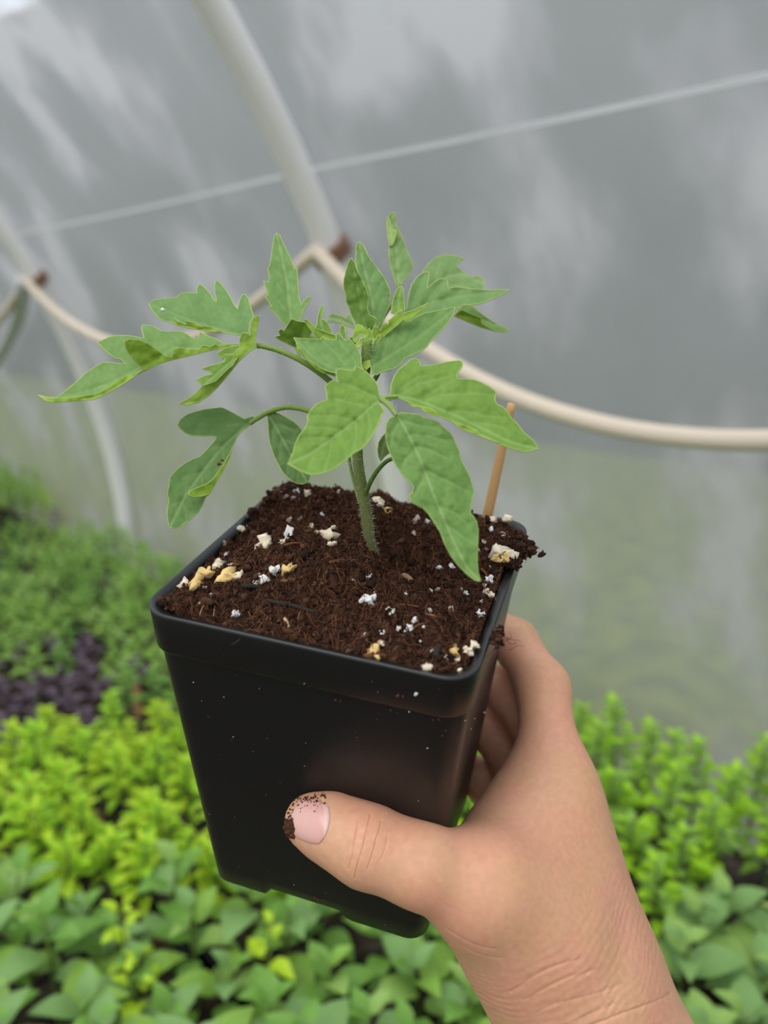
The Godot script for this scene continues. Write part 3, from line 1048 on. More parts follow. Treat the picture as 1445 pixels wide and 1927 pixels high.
	leaflet(l3, "leaflet", [{"o": trace([[7, [115, 690, 165, 660, 250, 668, 330, 675, 380, 705, 450, 725, 510, 750, 560, 800, 610, 840, 640, 890, 660, 940, 672, 970, 690, 1000, 700, 1060, 720, 1110, 760, 1180, 790, 1250, 815, 1330, 822, 1385]], [8, [1205, 620, 1190, 680, 1180, 740, 1180, 800, 1210, 835, 1235, 880, 1250, 960, 1245, 1060, 1240, 1150, 1240, 1250, 1248, 1340, 1272, 1412, 1230, 1410, 1160, 1360, 1080, 1280, 1010, 1190, 950, 1080, 910, 970, 860, 890, 800, 800, 750, 750, 690, 720, 650, 695, 625, 640, 660, 610, 665, 560, 640, 520, 580, 470, 530, 400, 490, 330, 455, 260, 430, 190, 415, 110, 418, 55]], [7, [35, 760, 60, 715, 95, 695]]]),
		"r": Vector2(745, 780), "d": 0.195, "g": Vector2(0.05, -0.42), "mid": m3, "fold": 0.05, "cup": 1.2, "tip": 4.0, "c": Color(0.15, 0.285, 0.062), "vein": 1.3,
		"lat": [A.call(8, [690, 200, 800, 225, 960, 300]), A.call(8, [770, 410, 950, 500, 1130, 590]), A.call(8, [900, 740, 1040, 800, 1160, 900]), A.call(8, [690, 210, 600, 310, 570, 370]), A.call(8, [770, 430, 740, 520, 680, 640]), A.call(7, [170, 730, 300, 770, 480, 800]), A.call(7, [240, 860, 400, 870, 580, 920]), A.call(7, [140, 760, 90, 850, 80, 960]), A.call(8, [960, 900, 1060, 980, 1180, 1060])]}], base)
	stalk(l3, "petiolule", [[718, 751, 0.198], [733, 765, 0.1965], [746, 782, 0.195]], 0.0008, 0.0005, base, 16, Color(0.30, 0.44, 0.10))
	stalk(l3, "petiolule", [[716, 752, 0.198], [730, 747, 0.198], [750, 746, 0.198]], 0.0006, 0.0004, base, 8, Color(0.30, 0.44, 0.10))

	# --- the long leaf on its arching stalk
	var l1 := stalk(t, "leaf", [[675, 795, up.call(795)], [652, 748, 0.2235], [625, 721, 0.222], [596, 698, 0.221], [567, 679, 0.221], [532, 662.5, 0.222], [501, 653, 0.2225], [480, 650, 0.223], [457, 646, 0.2235]], 0.00092, 0.0007, base, 110)
	var b1 := {"o": A.call(2, [960, 580, 900, 575, 800, 552, 700, 545, 600, 525, 500, 510, 400, 490, 330, 465, 250, 440, 200, 390, 165, 340, 140, 295, 200, 262, 300, 250, 400, 240, 430, 205, 500, 195, 585, 205, 580, 160, 605, 120, 650, 150, 700, 205, 730, 260, 760, 285, 745, 200, 740, 130, 760, 85, 800, 115, 840, 170, 880, 230, 915, 305, 950, 350, 965, 280, 985, 225, 1015, 210, 1045, 250, 1065, 320, 1085, 380, 1095, 410, 1060, 470, 1050, 560, 1000, 575]),
		"r": Vector2(449, 630), "d": 0.2265, "g": Vector2(-0.12, -0.7), "mid": A.call(2, [980, 580, 800, 530, 600, 470, 400, 400, 140, 295]), "cup": 0.5, "c": Color(0.15, 0.285, 0.075), "vein": 0.5,
		"rel": 0.5, "lat": auto_veins(A.call(2, [980, 580, 700, 500, 400, 400, 140, 295]), 5, 50.0, 62.0)}
	leaflet(l1, "leaflet", [b1,
		{"o": A.call(2, [365, 425, 420, 462, 490, 490, 478, 450, 560, 468, 645, 520, 630, 495, 720, 512, 800, 550, 700, 548, 600, 530, 500, 514, 400, 490]), "over": b1, "lift": 1.2, "mid": A.call(2, [365, 470, 400, 490, 600, 530, 800, 552]), "c": under, "step": 2.0}], base)
	var far_o := trace([[2, [960, 665, 880, 662, 820, 660, 760, 620, 680, 590, 605, 553, 595, 600, 590, 620, 540, 610, 500, 580, 450, 550, 400, 545, 300, 550, 250, 540, 190, 500, 130, 492, 85, 490, 80, 520, 90, 570, 105, 615]], [1, [970, 362, 900, 350, 800, 342, 700, 360, 600, 408, 640, 460, 690, 505, 760, 550, 810, 560, 850, 600, 800, 602, 720, 590, 640, 592, 570, 630, 500, 680, 430, 745, 350, 810, 280, 870, 225, 905, 140, 905, 60, 885, 130, 935, 200, 950, 320, 940, 440, 930, 550, 925, 650, 885, 750, 830, 850, 770, 950, 700, 1050, 650, 1150, 600, 1250, 570, 1350, 545, 1430, 522]], [2, [500, 770, 600, 745, 700, 720, 800, 700, 900, 688, 960, 684]]])
	var mfar := trace([[2, [960, 675, 700, 690, 450, 700]], [1, [1300, 450, 1000, 620, 700, 780, 400, 880, 60, 890]]])
	var lowline := trace([[1, [60, 885, 200, 950, 440, 930, 650, 885, 950, 700, 1250, 570]], [2, [600, 745, 960, 682]]])
	var bf := {"o": far_o, "r": Vector2(449, 650), "d": 0.2225, "g": Vector2(0.12, -0.85), "mid": mfar, "c": Color(0.17, 0.305, 0.075), "vein": 0.45, "tip": -1.0, "rel": 0.5, "lat": auto_veins(mfar, 6, 42.0, 55.0)}
	leaflet(l1, "leaflet", [bf,
		{"o": A.call(1, [60, 885, 130, 910, 215, 915, 330, 905, 440, 895, 560, 880, 640, 850, 720, 795, 790, 745, 860, 710, 940, 690, 1000, 655, 950, 700, 850, 770, 750, 830, 650, 885, 550, 925, 440, 930, 320, 940, 200, 950, 130, 935]), "over": bf, "lift": 1.0, "mid": lowline, "c": under, "step": 2.0},
		{"o": trace([[1, [840, 395, 880, 380, 960, 385, 1040, 415, 1110, 460, 1170, 505, 1240, 540, 1270, 545, 1280, 470, 1320, 460, 1400, 465, 1440, 470]], [2, [600, 715, 615, 690, 640, 675, 700, 690, 745, 665, 770, 680, 860, 672, 920, 684, 800, 700, 700, 720, 600, 745, 500, 770]], [1, [1350, 545, 1250, 570, 1150, 600, 1050, 650, 1010, 655, 990, 625, 930, 570, 880, 510, 850, 450]]]), "over": bf, "lift": 1.15, "mid": lowline, "c": under, "step": 2.0, "vein": 0.3}], base)
	leaflet(l1, "leaflet", [{"o": A.call(2, [420, 1205, 500, 1160, 570, 1110, 640, 1035, 720, 955, 770, 910, 830, 870, 815, 790, 820, 765, 850, 755, 905, 755, 940, 720, 970, 690, 970, 620, 985, 575, 1010, 560, 1045, 570, 1060, 600, 1065, 570, 1070, 500, 1085, 450, 1110, 415, 1140, 405, 1150, 430, 1130, 480, 1115, 560, 1110, 640, 1120, 690, 1060, 725, 1000, 780, 950, 830, 880, 920, 820, 990, 760, 1060, 700, 1120, 600, 1190, 500, 1215]), "r": Vector2(470, 650), "d": 0.2205, "g": Vector2(0.1, 0.10), "mid": A.call(2, [1100, 690, 1000, 770, 880, 910, 760, 1050, 600, 1180, 420, 1208]), "c": under * Color(1.05, 1.03, 1.3), "step": 2.0, "vein": 0.3},
		{"o": A.call(2, [575, 990, 650, 950, 730, 938, 690, 905, 630, 885, 720, 855, 830, 825, 830, 790, 790, 785, 760, 750, 830, 705, 900, 685, 960, 680, 1000, 700, 900, 860, 850, 900, 750, 1000, 640, 1040]), "r": Vector2(470, 650), "d": 0.2215, "g": Vector2(0.1, -0.25), "mid": A.call(2, [1000, 720, 640, 1040]), "c": up_c, "step": 2.0}], base)

	# --- the low leaf that droops beside the pot
	var l2 := stalk(t, "leaf", [[668, 838, up.call(838)], [630, 795, 0.230], [584, 775, 0.232], [559, 768, 0.233], [535, 767, 0.2335], [507, 775, 0.234], [487, 786, 0.234], [470, 797, 0.234]], 0.0008, 0.0007, base, 60)
	var m5: PackedVector2Array = A.call(3, [960, 200, 800, 280, 700, 370, 580, 480, 440, 650, 250, 900, 100, 1200])
	var bd := {"o": A.call(3, [850, 210, 770, 235, 720, 210, 660, 175, 600, 145, 560, 130, 480, 140, 400, 150, 320, 170, 250, 195, 190, 240, 165, 290, 190, 325, 240, 365, 300, 385, 400, 388, 470, 385, 520, 395, 505, 430, 460, 480, 400, 545, 360, 580, 300, 600, 230, 640, 160, 690, 100, 760, 90, 830, 78, 900, 75, 935, 90, 945, 85, 1000, 70, 1060, 75, 1120, 85, 1200, 110, 1222, 165, 1220, 220, 1185, 290, 1135, 350, 1080, 390, 1010, 425, 930, 450, 915, 490, 850, 520, 790, 570, 690, 610, 620, 640, 560, 660, 490, 690, 420, 740, 350, 800, 300, 870, 250]),
		"r": Vector2(470, 797), "d": 0.234, "g": Vector2(0.0, -0.35), "mid": m5, "cup": 0.6, "tip": -2.0, "c": Color(0.12, 0.235, 0.058), "rel": 0.5, "lat": auto_veins(m5, 4, 34.0, 48.0)}
	leaflet(l2, "blade", [bd,
		{"o": A.call(3, [265, 905, 290, 880, 350, 855, 420, 830, 480, 785, 530, 720, 580, 650, 632, 560, 640, 572, 600, 650, 570, 710, 520, 790, 490, 850, 450, 915, 380, 935, 300, 940, 270, 925]), "over": bd, "lift": 0.8, "mid": A.call(3, [640, 572, 600, 650, 570, 710, 520, 790, 490, 850, 450, 915]), "c": under, "step": 2.0, "vein": 0.2}], base)
	var m6: PackedVector2Array = A.call(3, [985, 200, 1040, 280, 1100, 390, 1190, 560, 1330, 790])
	leaflet(l2, "leaflet", [{"o": A.call(3, [980, 205, 1010, 180, 1045, 175, 1090, 190, 1150, 220, 1210, 255, 1260, 300, 1295, 350, 1330, 420, 1360, 520, 1375, 620, 1372, 700, 1365, 760, 1345, 805, 1300, 825, 1240, 815, 1190, 785, 1140, 740, 1090, 670, 1050, 590, 1020, 510, 1000, 440, 990, 350, 985, 270]), "r": Vector2(506, 780), "d": 0.234, "g": Vector2(0.05, -0.25), "mid": m6, "cup": -0.6, "c": Color(0.105, 0.205, 0.052), "rel": 0.5, "lat": auto_veins(m6, 4, 34.0, 45.0)}], base)

	# --- the leaf with the upright lobe, behind the arching stalk
	var l4 := stalk(t, "leaf", [[685, 720, up.call(720)], [640, 668, 0.226], [600, 640, 0.231], [565, 628, 0.234], [545, 612, 0.236]], 0.0008, 0.0005, base, 30)
	var m7: PackedVector2Array = A.call(4, [330, 870, 310, 700, 290, 500, 240, 250, 195, 45])
	leaflet(l4, "leaflet", [{"o": A.call(4, [290, 880, 240, 850, 200, 790, 150, 745, 120, 715, 150, 705, 120, 660, 90, 625, 120, 600, 105, 555, 75, 475, 125, 490, 130, 440, 115, 360, 135, 340, 145, 260, 160, 160, 175, 70, 195, 42, 225, 65, 250, 130, 285, 200, 320, 260, 340, 330, 350, 365, 380, 365, 385, 450, 390, 520, 395, 600, 410, 660, 415, 700, 440, 660, 490, 615, 505, 625, 480, 680, 445, 730, 420, 790, 410, 830, 380, 900, 320, 900]), "r": Vector2(545, 612), "d": 0.236, "g": Vector2(-0.1, -0.45), "mid": m7, "fold": -0.2, "c": Color(0.16, 0.30, 0.075), "rel": 0.5, "lat": auto_veins(m7, 5, 30.0, 45.0)}], base)
	leaflet(l4, "leaflet", [{"o": A.call(4, [180, 980, 230, 970, 215, 930, 235, 910, 260, 930, 300, 870, 330, 820, 380, 840, 450, 850, 490, 880, 515, 930, 480, 1000, 420, 1060, 370, 1080, 310, 1050, 240, 1020]), "r": Vector2(560, 620), "d": 0.227, "g": Vector2(0.0, 0.5), "mid": A.call(4, [400, 1070, 380, 950, 330, 830]), "c": Color(0.15, 0.27, 0.028), "step": 2.0, "vein": 0.2, "lat": [A.call(4, [390, 1050, 430, 950, 450, 860]), A.call(4, [380, 1050, 350, 950, 300, 890])]}], base)
	leaflet(l4, "leaflet", [{"o": A.call(4, [440, 820, 470, 830, 500, 860, 560, 910, 640, 940, 720, 965, 735, 1005, 690, 1020, 640, 1010, 590, 1000, 540, 960, 490, 900]), "r": Vector2(600, 630), "d": 0.222, "g": Vector2(0.0, 0.3), "mid": A.call(4, [450, 830, 600, 950, 730, 1000]), "c": under, "step": 2.0, "vein": 0.3}], base)
	leaflet(l4, "leaflet", [{"o": A.call(4, [540, 930, 560, 870, 570, 800, 585, 740, 600, 700, 625, 700, 618, 770, 600, 825, 630, 830, 660, 870, 680, 900, 695, 960, 640, 950]), "r": Vector2(600, 610), "d": 0.231, "g": Vector2(0.0, -0.3), "mid": A.call(4, [620, 950, 590, 830, 610, 705]), "c": up_c, "step": 2.0}], base)
	stalk(l4, "petiolule", [[567, 682, 0.2215], [562, 668, 0.2235], [558, 655, 0.226]], 0.0005, 0.0004, base, 6)

	# --- short leaf over the front one, pointing away from the stick
	var l5 := stalk(t, "leaf", [[690, 722, up.call(722)], [690, 708, 0.2165], [682, 694, 0.214]], 0.0008, 0.0006, base, 8)
	var m8: PackedVector2Array = A.call(4, [960, 1270, 860, 1275, 720, 1270, 600, 1215, 480, 1120, 350, 990])
	var b5 := {"o": A.call(4, [350, 990, 430, 1000, 510, 1000, 590, 1005, 610, 980, 650, 1005, 720, 1015, 735, 1005, 735, 960, 760, 945, 790, 990, 825, 1022, 850, 1000, 880, 1030, 930, 1090, 955, 1150, 965, 1240, 975, 1290, 910, 1300, 860, 1300, 800, 1300, 740, 1310, 720, 1310, 660, 1295, 600, 1270, 540, 1230, 480, 1190, 430, 1130, 390, 1060]), "r": Vector2(682, 694), "d": 0.213, "g": Vector2(0.05, -0.65), "mid": m8, "c": Color(0.15, 0.285, 0.066), "vein": 0.6,
		"lat": [A.call(4, [850, 1275, 740, 1150, 620, 1030]), A.call(4, [930, 1270, 850, 1130, 760, 1020]), A.call(4, [740, 1270, 620, 1150, 540, 1040]), A.call(4, [640, 1230, 540, 1120, 450, 1030])]}
	leaflet(l5, "leaflet", [b5,
		{"o": A.call(4, [372, 1040, 392, 1060, 432, 1130, 482, 1190, 542, 1230, 602, 1270, 662, 1297, 722, 1312, 740, 1345, 690, 1325, 620, 1310, 560, 1280, 490, 1210, 430, 1150, 390, 1090]), "r": Vector2(590, 690), "d": 0.2125, "g": Vector2(0.05, 0.3), "mid": m8, "c": under, "step": 2.0, "vein": 0.2}], base)

	# --- broad leaf rising towards the stick
	var l6 := stalk(t, "leaf", [[690, 726, up.call(726)], [704, 715, 0.218], [712, 702, 0.216]], 0.0009, 0.0006, base, 10, Color(0.16, 0.27, 0.05))
	var m9: PackedVector2Array = trace([[4, [1060, 1310]], [5, [60, 1440, 240, 1330, 480, 1170, 700, 1000, 800, 910]]])
	leaflet(l6, "leaflet", [{"o": trace([[5, [30, 1340, 50, 1270, 70, 1215, 100, 1165, 150, 1175, 220, 1110, 270, 1070, 330, 1010, 375, 1050, 440, 1000, 520, 965, 640, 940, 740, 920, 800, 905, 795, 950, 750, 1030, 700, 1090, 640, 1150, 590, 1200, 545, 1265, 480, 1310, 400, 1345, 340, 1370, 300, 1430]], [4, [1260, 1270, 1200, 1285, 1140, 1300, 1100, 1330, 1060, 1310, 1040, 1220, 1035, 1150]]]), "r": Vector2(712, 702), "d": 0.2155, "g": Vector2(0.06, -0.75), "mid": m9, "fold": -0.12, "c": Color(0.135, 0.265, 0.058), "vein": 0.6,
		"lat": [A.call(5, [120, 1410, 170, 1290, 200, 1140]), A.call(5, [220, 1340, 290, 1200, 330, 1040]), A.call(5, [340, 1270, 430, 1130, 530, 1000]), A.call(5, [470, 1180, 570, 1060, 660, 950])]}], base)

	# --- long lobed leaf over the rope
	var l7 := stalk(t, "leaf", [[690, 690, up.call(690)], [712, 645, 0.222], [735, 612, 0.2275], [762, 592, 0.23]], 0.0008, 0.0005, base, 20)
	var m10: PackedVector2Array = A.call(5, [370, 970, 480, 910, 600, 860, 900, 800, 1290, 752])
	leaflet(l7, "leaflet", [{"o": A.call(5, [340, 960, 360, 930, 370, 860, 385, 770, 410, 700, 450, 640, 500, 600, 545, 582, 565, 600, 555, 680, 545, 740, 600, 690, 650, 655, 710, 650, 735, 680, 735, 740, 800, 725, 900, 735, 1000, 745, 1100, 755, 1200, 750, 1295, 748, 1220, 795, 1120, 840, 1040, 870, 960, 885, 890, 890, 860, 895, 810, 920, 740, 940, 640, 960, 560, 980, 500, 1005, 440, 1030, 380, 1060, 370, 1000]), "r": Vector2(762, 592), "d": 0.2305, "g": Vector2(0.18, -0.6), "mid": m10, "fold": -0.1, "c": Color(0.165, 0.30, 0.085), "vein": 0.5, "lat": [A.call(5, [400, 940, 440, 800, 530, 610]), A.call(5, [540, 880, 620, 760, 700, 670]), A.call(5, [700, 840, 830, 770, 900, 745])]}], base)
	leaflet(l7, "leaflet", [{"o": A.call(5, [200, 1030, 250, 985, 310, 925, 322, 940, 300, 980, 340, 960, 440, 930, 560, 870, 520, 920, 450, 970, 400, 1010, 370, 1050, 335, 1015, 270, 1075, 220, 1115, 150, 1180, 100, 1165, 60, 1240, 40, 1200, 60, 1100, 80, 1075, 105, 1100, 130, 1130, 145, 1060, 175, 1050, 200, 1070]), "r": Vector2(735, 612), "d": 0.2225, "g": Vector2(0.1, 0.1), "mid": A.call(5, [60, 1200, 200, 1090, 340, 990, 550, 880]), "c": under, "step": 2.0, "vein": 0.3}], base)
	leaflet(l7, "leaflet", [{"o": A.call(5, [225, 960, 230, 880, 250, 800, 280, 740, 310, 710, 330, 740, 335, 820, 345, 930, 300, 960]), "r": Vector2(748, 585), "d": 0.230, "g": Vector2(0.0, -0.4), "mid": A.call(5, [290, 950, 285, 840, 312, 712]), "c": up_c, "step": 2.0}], base)

	# --- leaves at the back
	var l8 := stalk(t, "leaf", [[692, 670, up.call(670)], [740, 620, 0.236], [800, 590, 0.246], [856, 584, 0.25]], 0.0007, 0.0005, base, 0)
	var b8 := {"o": A.call(5, [795, 985, 830, 930, 880, 890, 960, 900, 1030, 960, 1100, 1010, 1180, 1060, 1260, 1090, 1300, 1110, 1240, 1135, 1150, 1120, 1050, 1090, 960, 1055, 880, 1020]), "r": Vector2(862, 588), "d": 0.2495, "g": Vector2(0.15, -0.3), "mid": A.call(5, [800, 970, 1000, 1010, 1300, 1110]), "c": Color(0.17, 0.30, 0.075)}
	leaflet(l8, "leaflet", [b8,
		{"o": A.call(5, [795, 985, 860, 930, 960, 975, 1030, 1000, 1040, 1050, 1150, 1118, 1050, 1092, 960, 1057, 880, 1022]), "over": b8, "lift": 0.8, "mid": A.call(5, [795, 985, 880, 1022, 1050, 1092, 1150, 1118]), "c": under, "step": 2.0, "vein": 0.2}], base)
	var m11: PackedVector2Array = A.call(5, [560, 750, 700, 640, 850, 600, 1060, 690])
	leaflet(l8, "leaflet", [{"o": A.call(5, [540, 750, 510, 580, 560, 510, 620, 460, 700, 430, 780, 435, 840, 450, 885, 468, 830, 500, 815, 530, 860, 580, 920, 620, 960, 640, 1000, 620, 1050, 650, 1065, 700, 1050, 760, 900, 760, 735, 770, 600, 780]), "r": Vector2(810, 540), "d": 0.262, "g": Vector2(0.1, -0.5), "mid": m11, "c": Color(0.185, 0.315, 0.095), "rel": 0.5, "lat": auto_veins(m11, 4, 40.0, 50.0)}], base)
	var l9 := stalk(t, "leaf", [[692, 655, up.call(655)], [720, 600, 0.236], [745, 560, 0.248], [752, 535, 0.252]], 0.0007, 0.0004, base, 0)
	var m12: PackedVector2Array = A.call(5, [285, 720, 280, 600, 270, 400, 230, 200, 235, 50])
	leaflet(l9, "leaflet", [{"o": A.call(5, [270, 720, 250, 640, 220, 560, 205, 480, 200, 390, 210, 340, 190, 250, 180, 150, 185, 100, 215, 60, 245, 45, 265, 70, 265, 150, 280, 190, 310, 250, 340, 330, 370, 410, 405, 480, 415, 540, 390, 600, 340, 660, 310, 700, 290, 730]), "r": Vector2(752, 535), "d": 0.252, "g": Vector2(0.3, -0.35), "mid": m12, "c": Color(0.20, 0.33, 0.10), "rel": 0.5, "lat": auto_veins(m12, 4, 26.0, 45.0)},
		{"o": A.call(5, [183, 110, 200, 90, 235, 200, 270, 210, 262, 270, 235, 340, 208, 350, 190, 250]), "r": Vector2(735, 440), "d": 0.2555, "g": Vector2(0.0, -0.2), "mid": A.call(5, [190, 110, 235, 340]), "c": Color(0.30, 0.42, 0.10), "step": 2.0}], base)
	var l10 := stalk(t, "leaf", [[691, 660, up.call(660)], [690, 635, 0.223], [688, 616, 0.2245]], 0.0007, 0.0005, base, 0)
	var m13: PackedVector2Array = A.call(4, [1000, 900, 960, 700, 920, 500, 870, 275])
	leaflet(l10, "leaflet", [{"o": A.call(4, [920, 870, 880, 790, 850, 710, 830, 660, 822, 600, 805, 530, 805, 470, 825, 380, 850, 300, 870, 270, 895, 300, 920, 370, 950, 430, 980, 500, 1010, 560, 1025, 610, 1020, 680, 1020, 740, 1040, 790, 1070, 800, 1100, 820, 1075, 860, 1075, 910, 1030, 920, 960, 890]), "r": Vector2(688, 616), "d": 0.2245, "g": Vector2(0.0, 0.12), "mid": m13, "c": Color(0.135, 0.255, 0.035), "rel": 0.5, "lat": auto_veins(m13, 4, 30.0, 40.0), "vein": 0.4}], base)
	var m14: PackedVector2Array = A.call(4, [1090, 880, 1060, 650, 1000, 400, 940, 130])
	leaflet(l10, "leaflet", [{"o": A.call(4, [1030, 860, 1020, 740, 1010, 610, 970, 500, 930, 400, 912, 300, 915, 200, 920, 140, 950, 125, 990, 170, 1030, 260, 1080, 330, 1130, 390, 1170, 450, 1200, 510, 1225, 580, 1220, 650, 1215, 700, 1180, 780, 1150, 870, 1100, 900]), "r": Vector2(705, 612), "d": 0.2325, "g": Vector2(0.1, -0.35), "mid": m14, "c": Color(0.14, 0.27, 0.07), "rel": 0.5, "lat": auto_veins(m14, 5, 36.0, 45.0)}], base)

	# --- growing tip
	var tipn := stalk(t, "growing_tip", [[691, 680, up.call(680)], [690, 655, 0.2195], [686, 636, 0.219]], 0.0012, 0.0004, base, 30, Color(0.35, 0.48, 0.18))
	for e in [[[885, 1010, 900, 920, 930, 870, 970, 880, 1010, 940, 1025, 975, 985, 985, 950, 940, 935, 1000, 910, 1040], 0.2185, under], [[910, 1060, 960, 1000, 1010, 980, 1035, 1010, 985, 1040, 940, 1085], 0.217, under], [[770, 970, 775, 900, 790, 870, 812, 900, 822, 960, 815, 1010, 790, 1000], 0.2205, up_c], [[975, 1050, 1005, 1030, 1050, 1090, 1045, 1180, 1005, 1235, 965, 1150], 0.2185, Color(0.42, 0.52, 0.26)], [[960, 1275, 985, 1215, 1035, 1195, 1040, 1250, 1000, 1290], 0.2165, under], [[1010, 930, 1035, 905, 1060, 960, 1080, 1000, 1065, 1080, 1040, 1100, 1020, 1000], 0.2205, under], [[840, 1000, 880, 985, 900, 1030, 925, 1075, 900, 1090, 860, 1040], 0.219, up_c], [[990, 1210, 1000, 1150, 1030, 1080, 1060, 1100, 1050, 1200, 1035, 1240], 0.2195, Color(0.25, 0.38, 0.10)]]:
		var o: PackedVector2Array = A.call(4, e[0])
		var c := Vector2.ZERO
		for v in o: c += v / o.size()
		leaflet(tipn, "leaflet", [{"o": o, "r": c, "d": e[1], "g": Vector2(rng.randf_range(-0.3, 0.3), -0.2), "mid": PackedVector2Array([o[0], c, o[o.size() / 2]]), "c": e[2], "step": 2.0, "vein": 0.4}], base)
	leaflet(tipn, "leaflet", [{"o": A.call(4, [665, 800, 700, 775, 760, 785, 820, 815, 860, 780, 885, 850, 910, 905, 860, 895, 790, 865, 720, 845, 660, 850]), "r": Vector2(650, 605), "d": 0.252, "g": Vector2(-0.2, -0.3), "mid": A.call(4, [900, 900, 780, 830, 670, 810]), "c": Color(0.24, 0.36, 0.12), "step": 2.0}], base)

	# --- little seed leaf low on the stem
	var l11 := stalk(t, "seed_leaf", [[688, 930, up.call(930) - 0.001], [696, 909, 0.228], [710, 886, 0.2255], [725, 870, 0.224], [738, 863, 0.223]], 0.00072, 0.0006, base, 12, Color(0.12, 0.21, 0.035))
	leaflet(l11, "blade", [{"o": A.call(6, [870, 900, 880, 830, 910, 780, 945, 745, 970, 780, 985, 860, 985, 920, 930, 960, 900, 1000, 880, 970]), "r": Vector2(720, 850), "d": 0.2235, "g": Vector2(0.3, -0.2), "mid": A.call(6, [960, 760, 920, 870, 895, 990]), "c": Color(0.12, 0.19, 0.05), "step": 2.0}], base)
	stalk(t, "seed_leaf_stalk", [[676, 944, up.call(944) + 0.0018], [668, 915, up.call(915) + 0.0022], [660, 880, up.call(880) + 0.002], [655, 850, up.call(850) + 0.001]], 0.0005, 0.0005, base, 0, Color(0.26, 0.40, 0.10))
	# specks of perlite and peat lying on leaves
	for e in [[306, 583, 0.2235, 4.5, Color(0.8, 0.8, 0.78)], [857, 1038, 0.1955, 4.0, Color(0.8, 0.8, 0.76)], [855, 1027, 0.1955, 2.6, Color(0.8, 0.8, 0.76)], [412, 873, 0.2275, 4.0, Color(0.14, 0.06, 0.03)], [418, 866, 0.2275, 3.0, Color(0.14, 0.06, 0.03)], [351, 953, 0.2265, 3.2, Color(0.5, 0.36, 0.22)]]:
		var o := obj("speck", tint(lump(95, 1.0, 5, 7), e[4]), M.perlite, t)
		var sc: float = e[3] * e[2] / F
		o.position = px(e[0], e[1], e[2] - 0.0012) - base
		o.scale = Vector3(sc, sc * 0.7, sc)

	# --- wooden stick pushed into the far corner of the soil
	var foot := pot_t * soil_point(918, 972)
	var fz := (foot - EYE).dot(c_fwd)
	var st := begin()
	var a := px(914, 985, fz + 0.003)
	var b := px(963, 760, fz - 0.014)
	var pts := []
	for i in 9: pts.append(a.lerp(b, i / 8.0) + c_up * 0.0)
	st.set_color(Color(0.5, 0.32, 0.16))
	tube(st, spline(pts, 2), 0.00185, 0.00135, 9)
	tag(obj("wooden_stick", done(st), M.stick), "thin tan wooden stick standing in the soil beside the seedling", "stick")

# ---------------------------------------------------------------- the hand that holds the pot
# every bone: start, end, radius at each; chains meet the palm smoothly but stay apart from each other
var chains := []                       # [0] is palm and forearm
var blends := []

func bone(x0: float, y0: float, d0: float, r0: float, x1: float, y1: float, d1: float, r1: float) -> Array:
	var a := px(x0, y0, d0)
	var b := px(x1, y1, d1)
	return [a, b - a, r0, r1 - r0, 1.0 / (b - a).length_squared()]

func smin(a: float, b: float, k: float) -> float:
	var h := maxf(k - absf(a - b), 0.0) / k
	return minf(a, b) - h * h * k * 0.25

func chain_d(p: Vector3, bones: Array, k: float) -> float:
	var d := 1.0
	for b in bones:
		var v: Vector3 = p - b[0]
		var u := clampf(v.dot(b[1]) * b[4], 0.0, 1.0)
		var e: float = (v - b[1] * u).length() - (b[2] + b[3] * u)
		if d - e > k: d = e
		elif e - d < k: d = smin(d, e, k)
	return d

func hand_d(p: Vector3, pick: Array) -> float:
	var palm := chain_d(p, pick[0], blends[0])
	var d := palm
	for i in range(1, pick.size()):
		if pick[i].size():
			d = minf(d, smin(palm, chain_d(p, pick[i], blends[i] * 0.45), blends[i]))
	return d

func hand_hit(x: float, y: float) -> Vector3:
	var dir := (px(x, y, 1.0) - EYE)
	var n := dir.length()
	var d := 0.14
	for i in 80:
		var e := hand_d(EYE + dir * d, chains)
		d += e / n * 0.9
		if absf(e) < 0.00003: break
	return EYE + dir * d

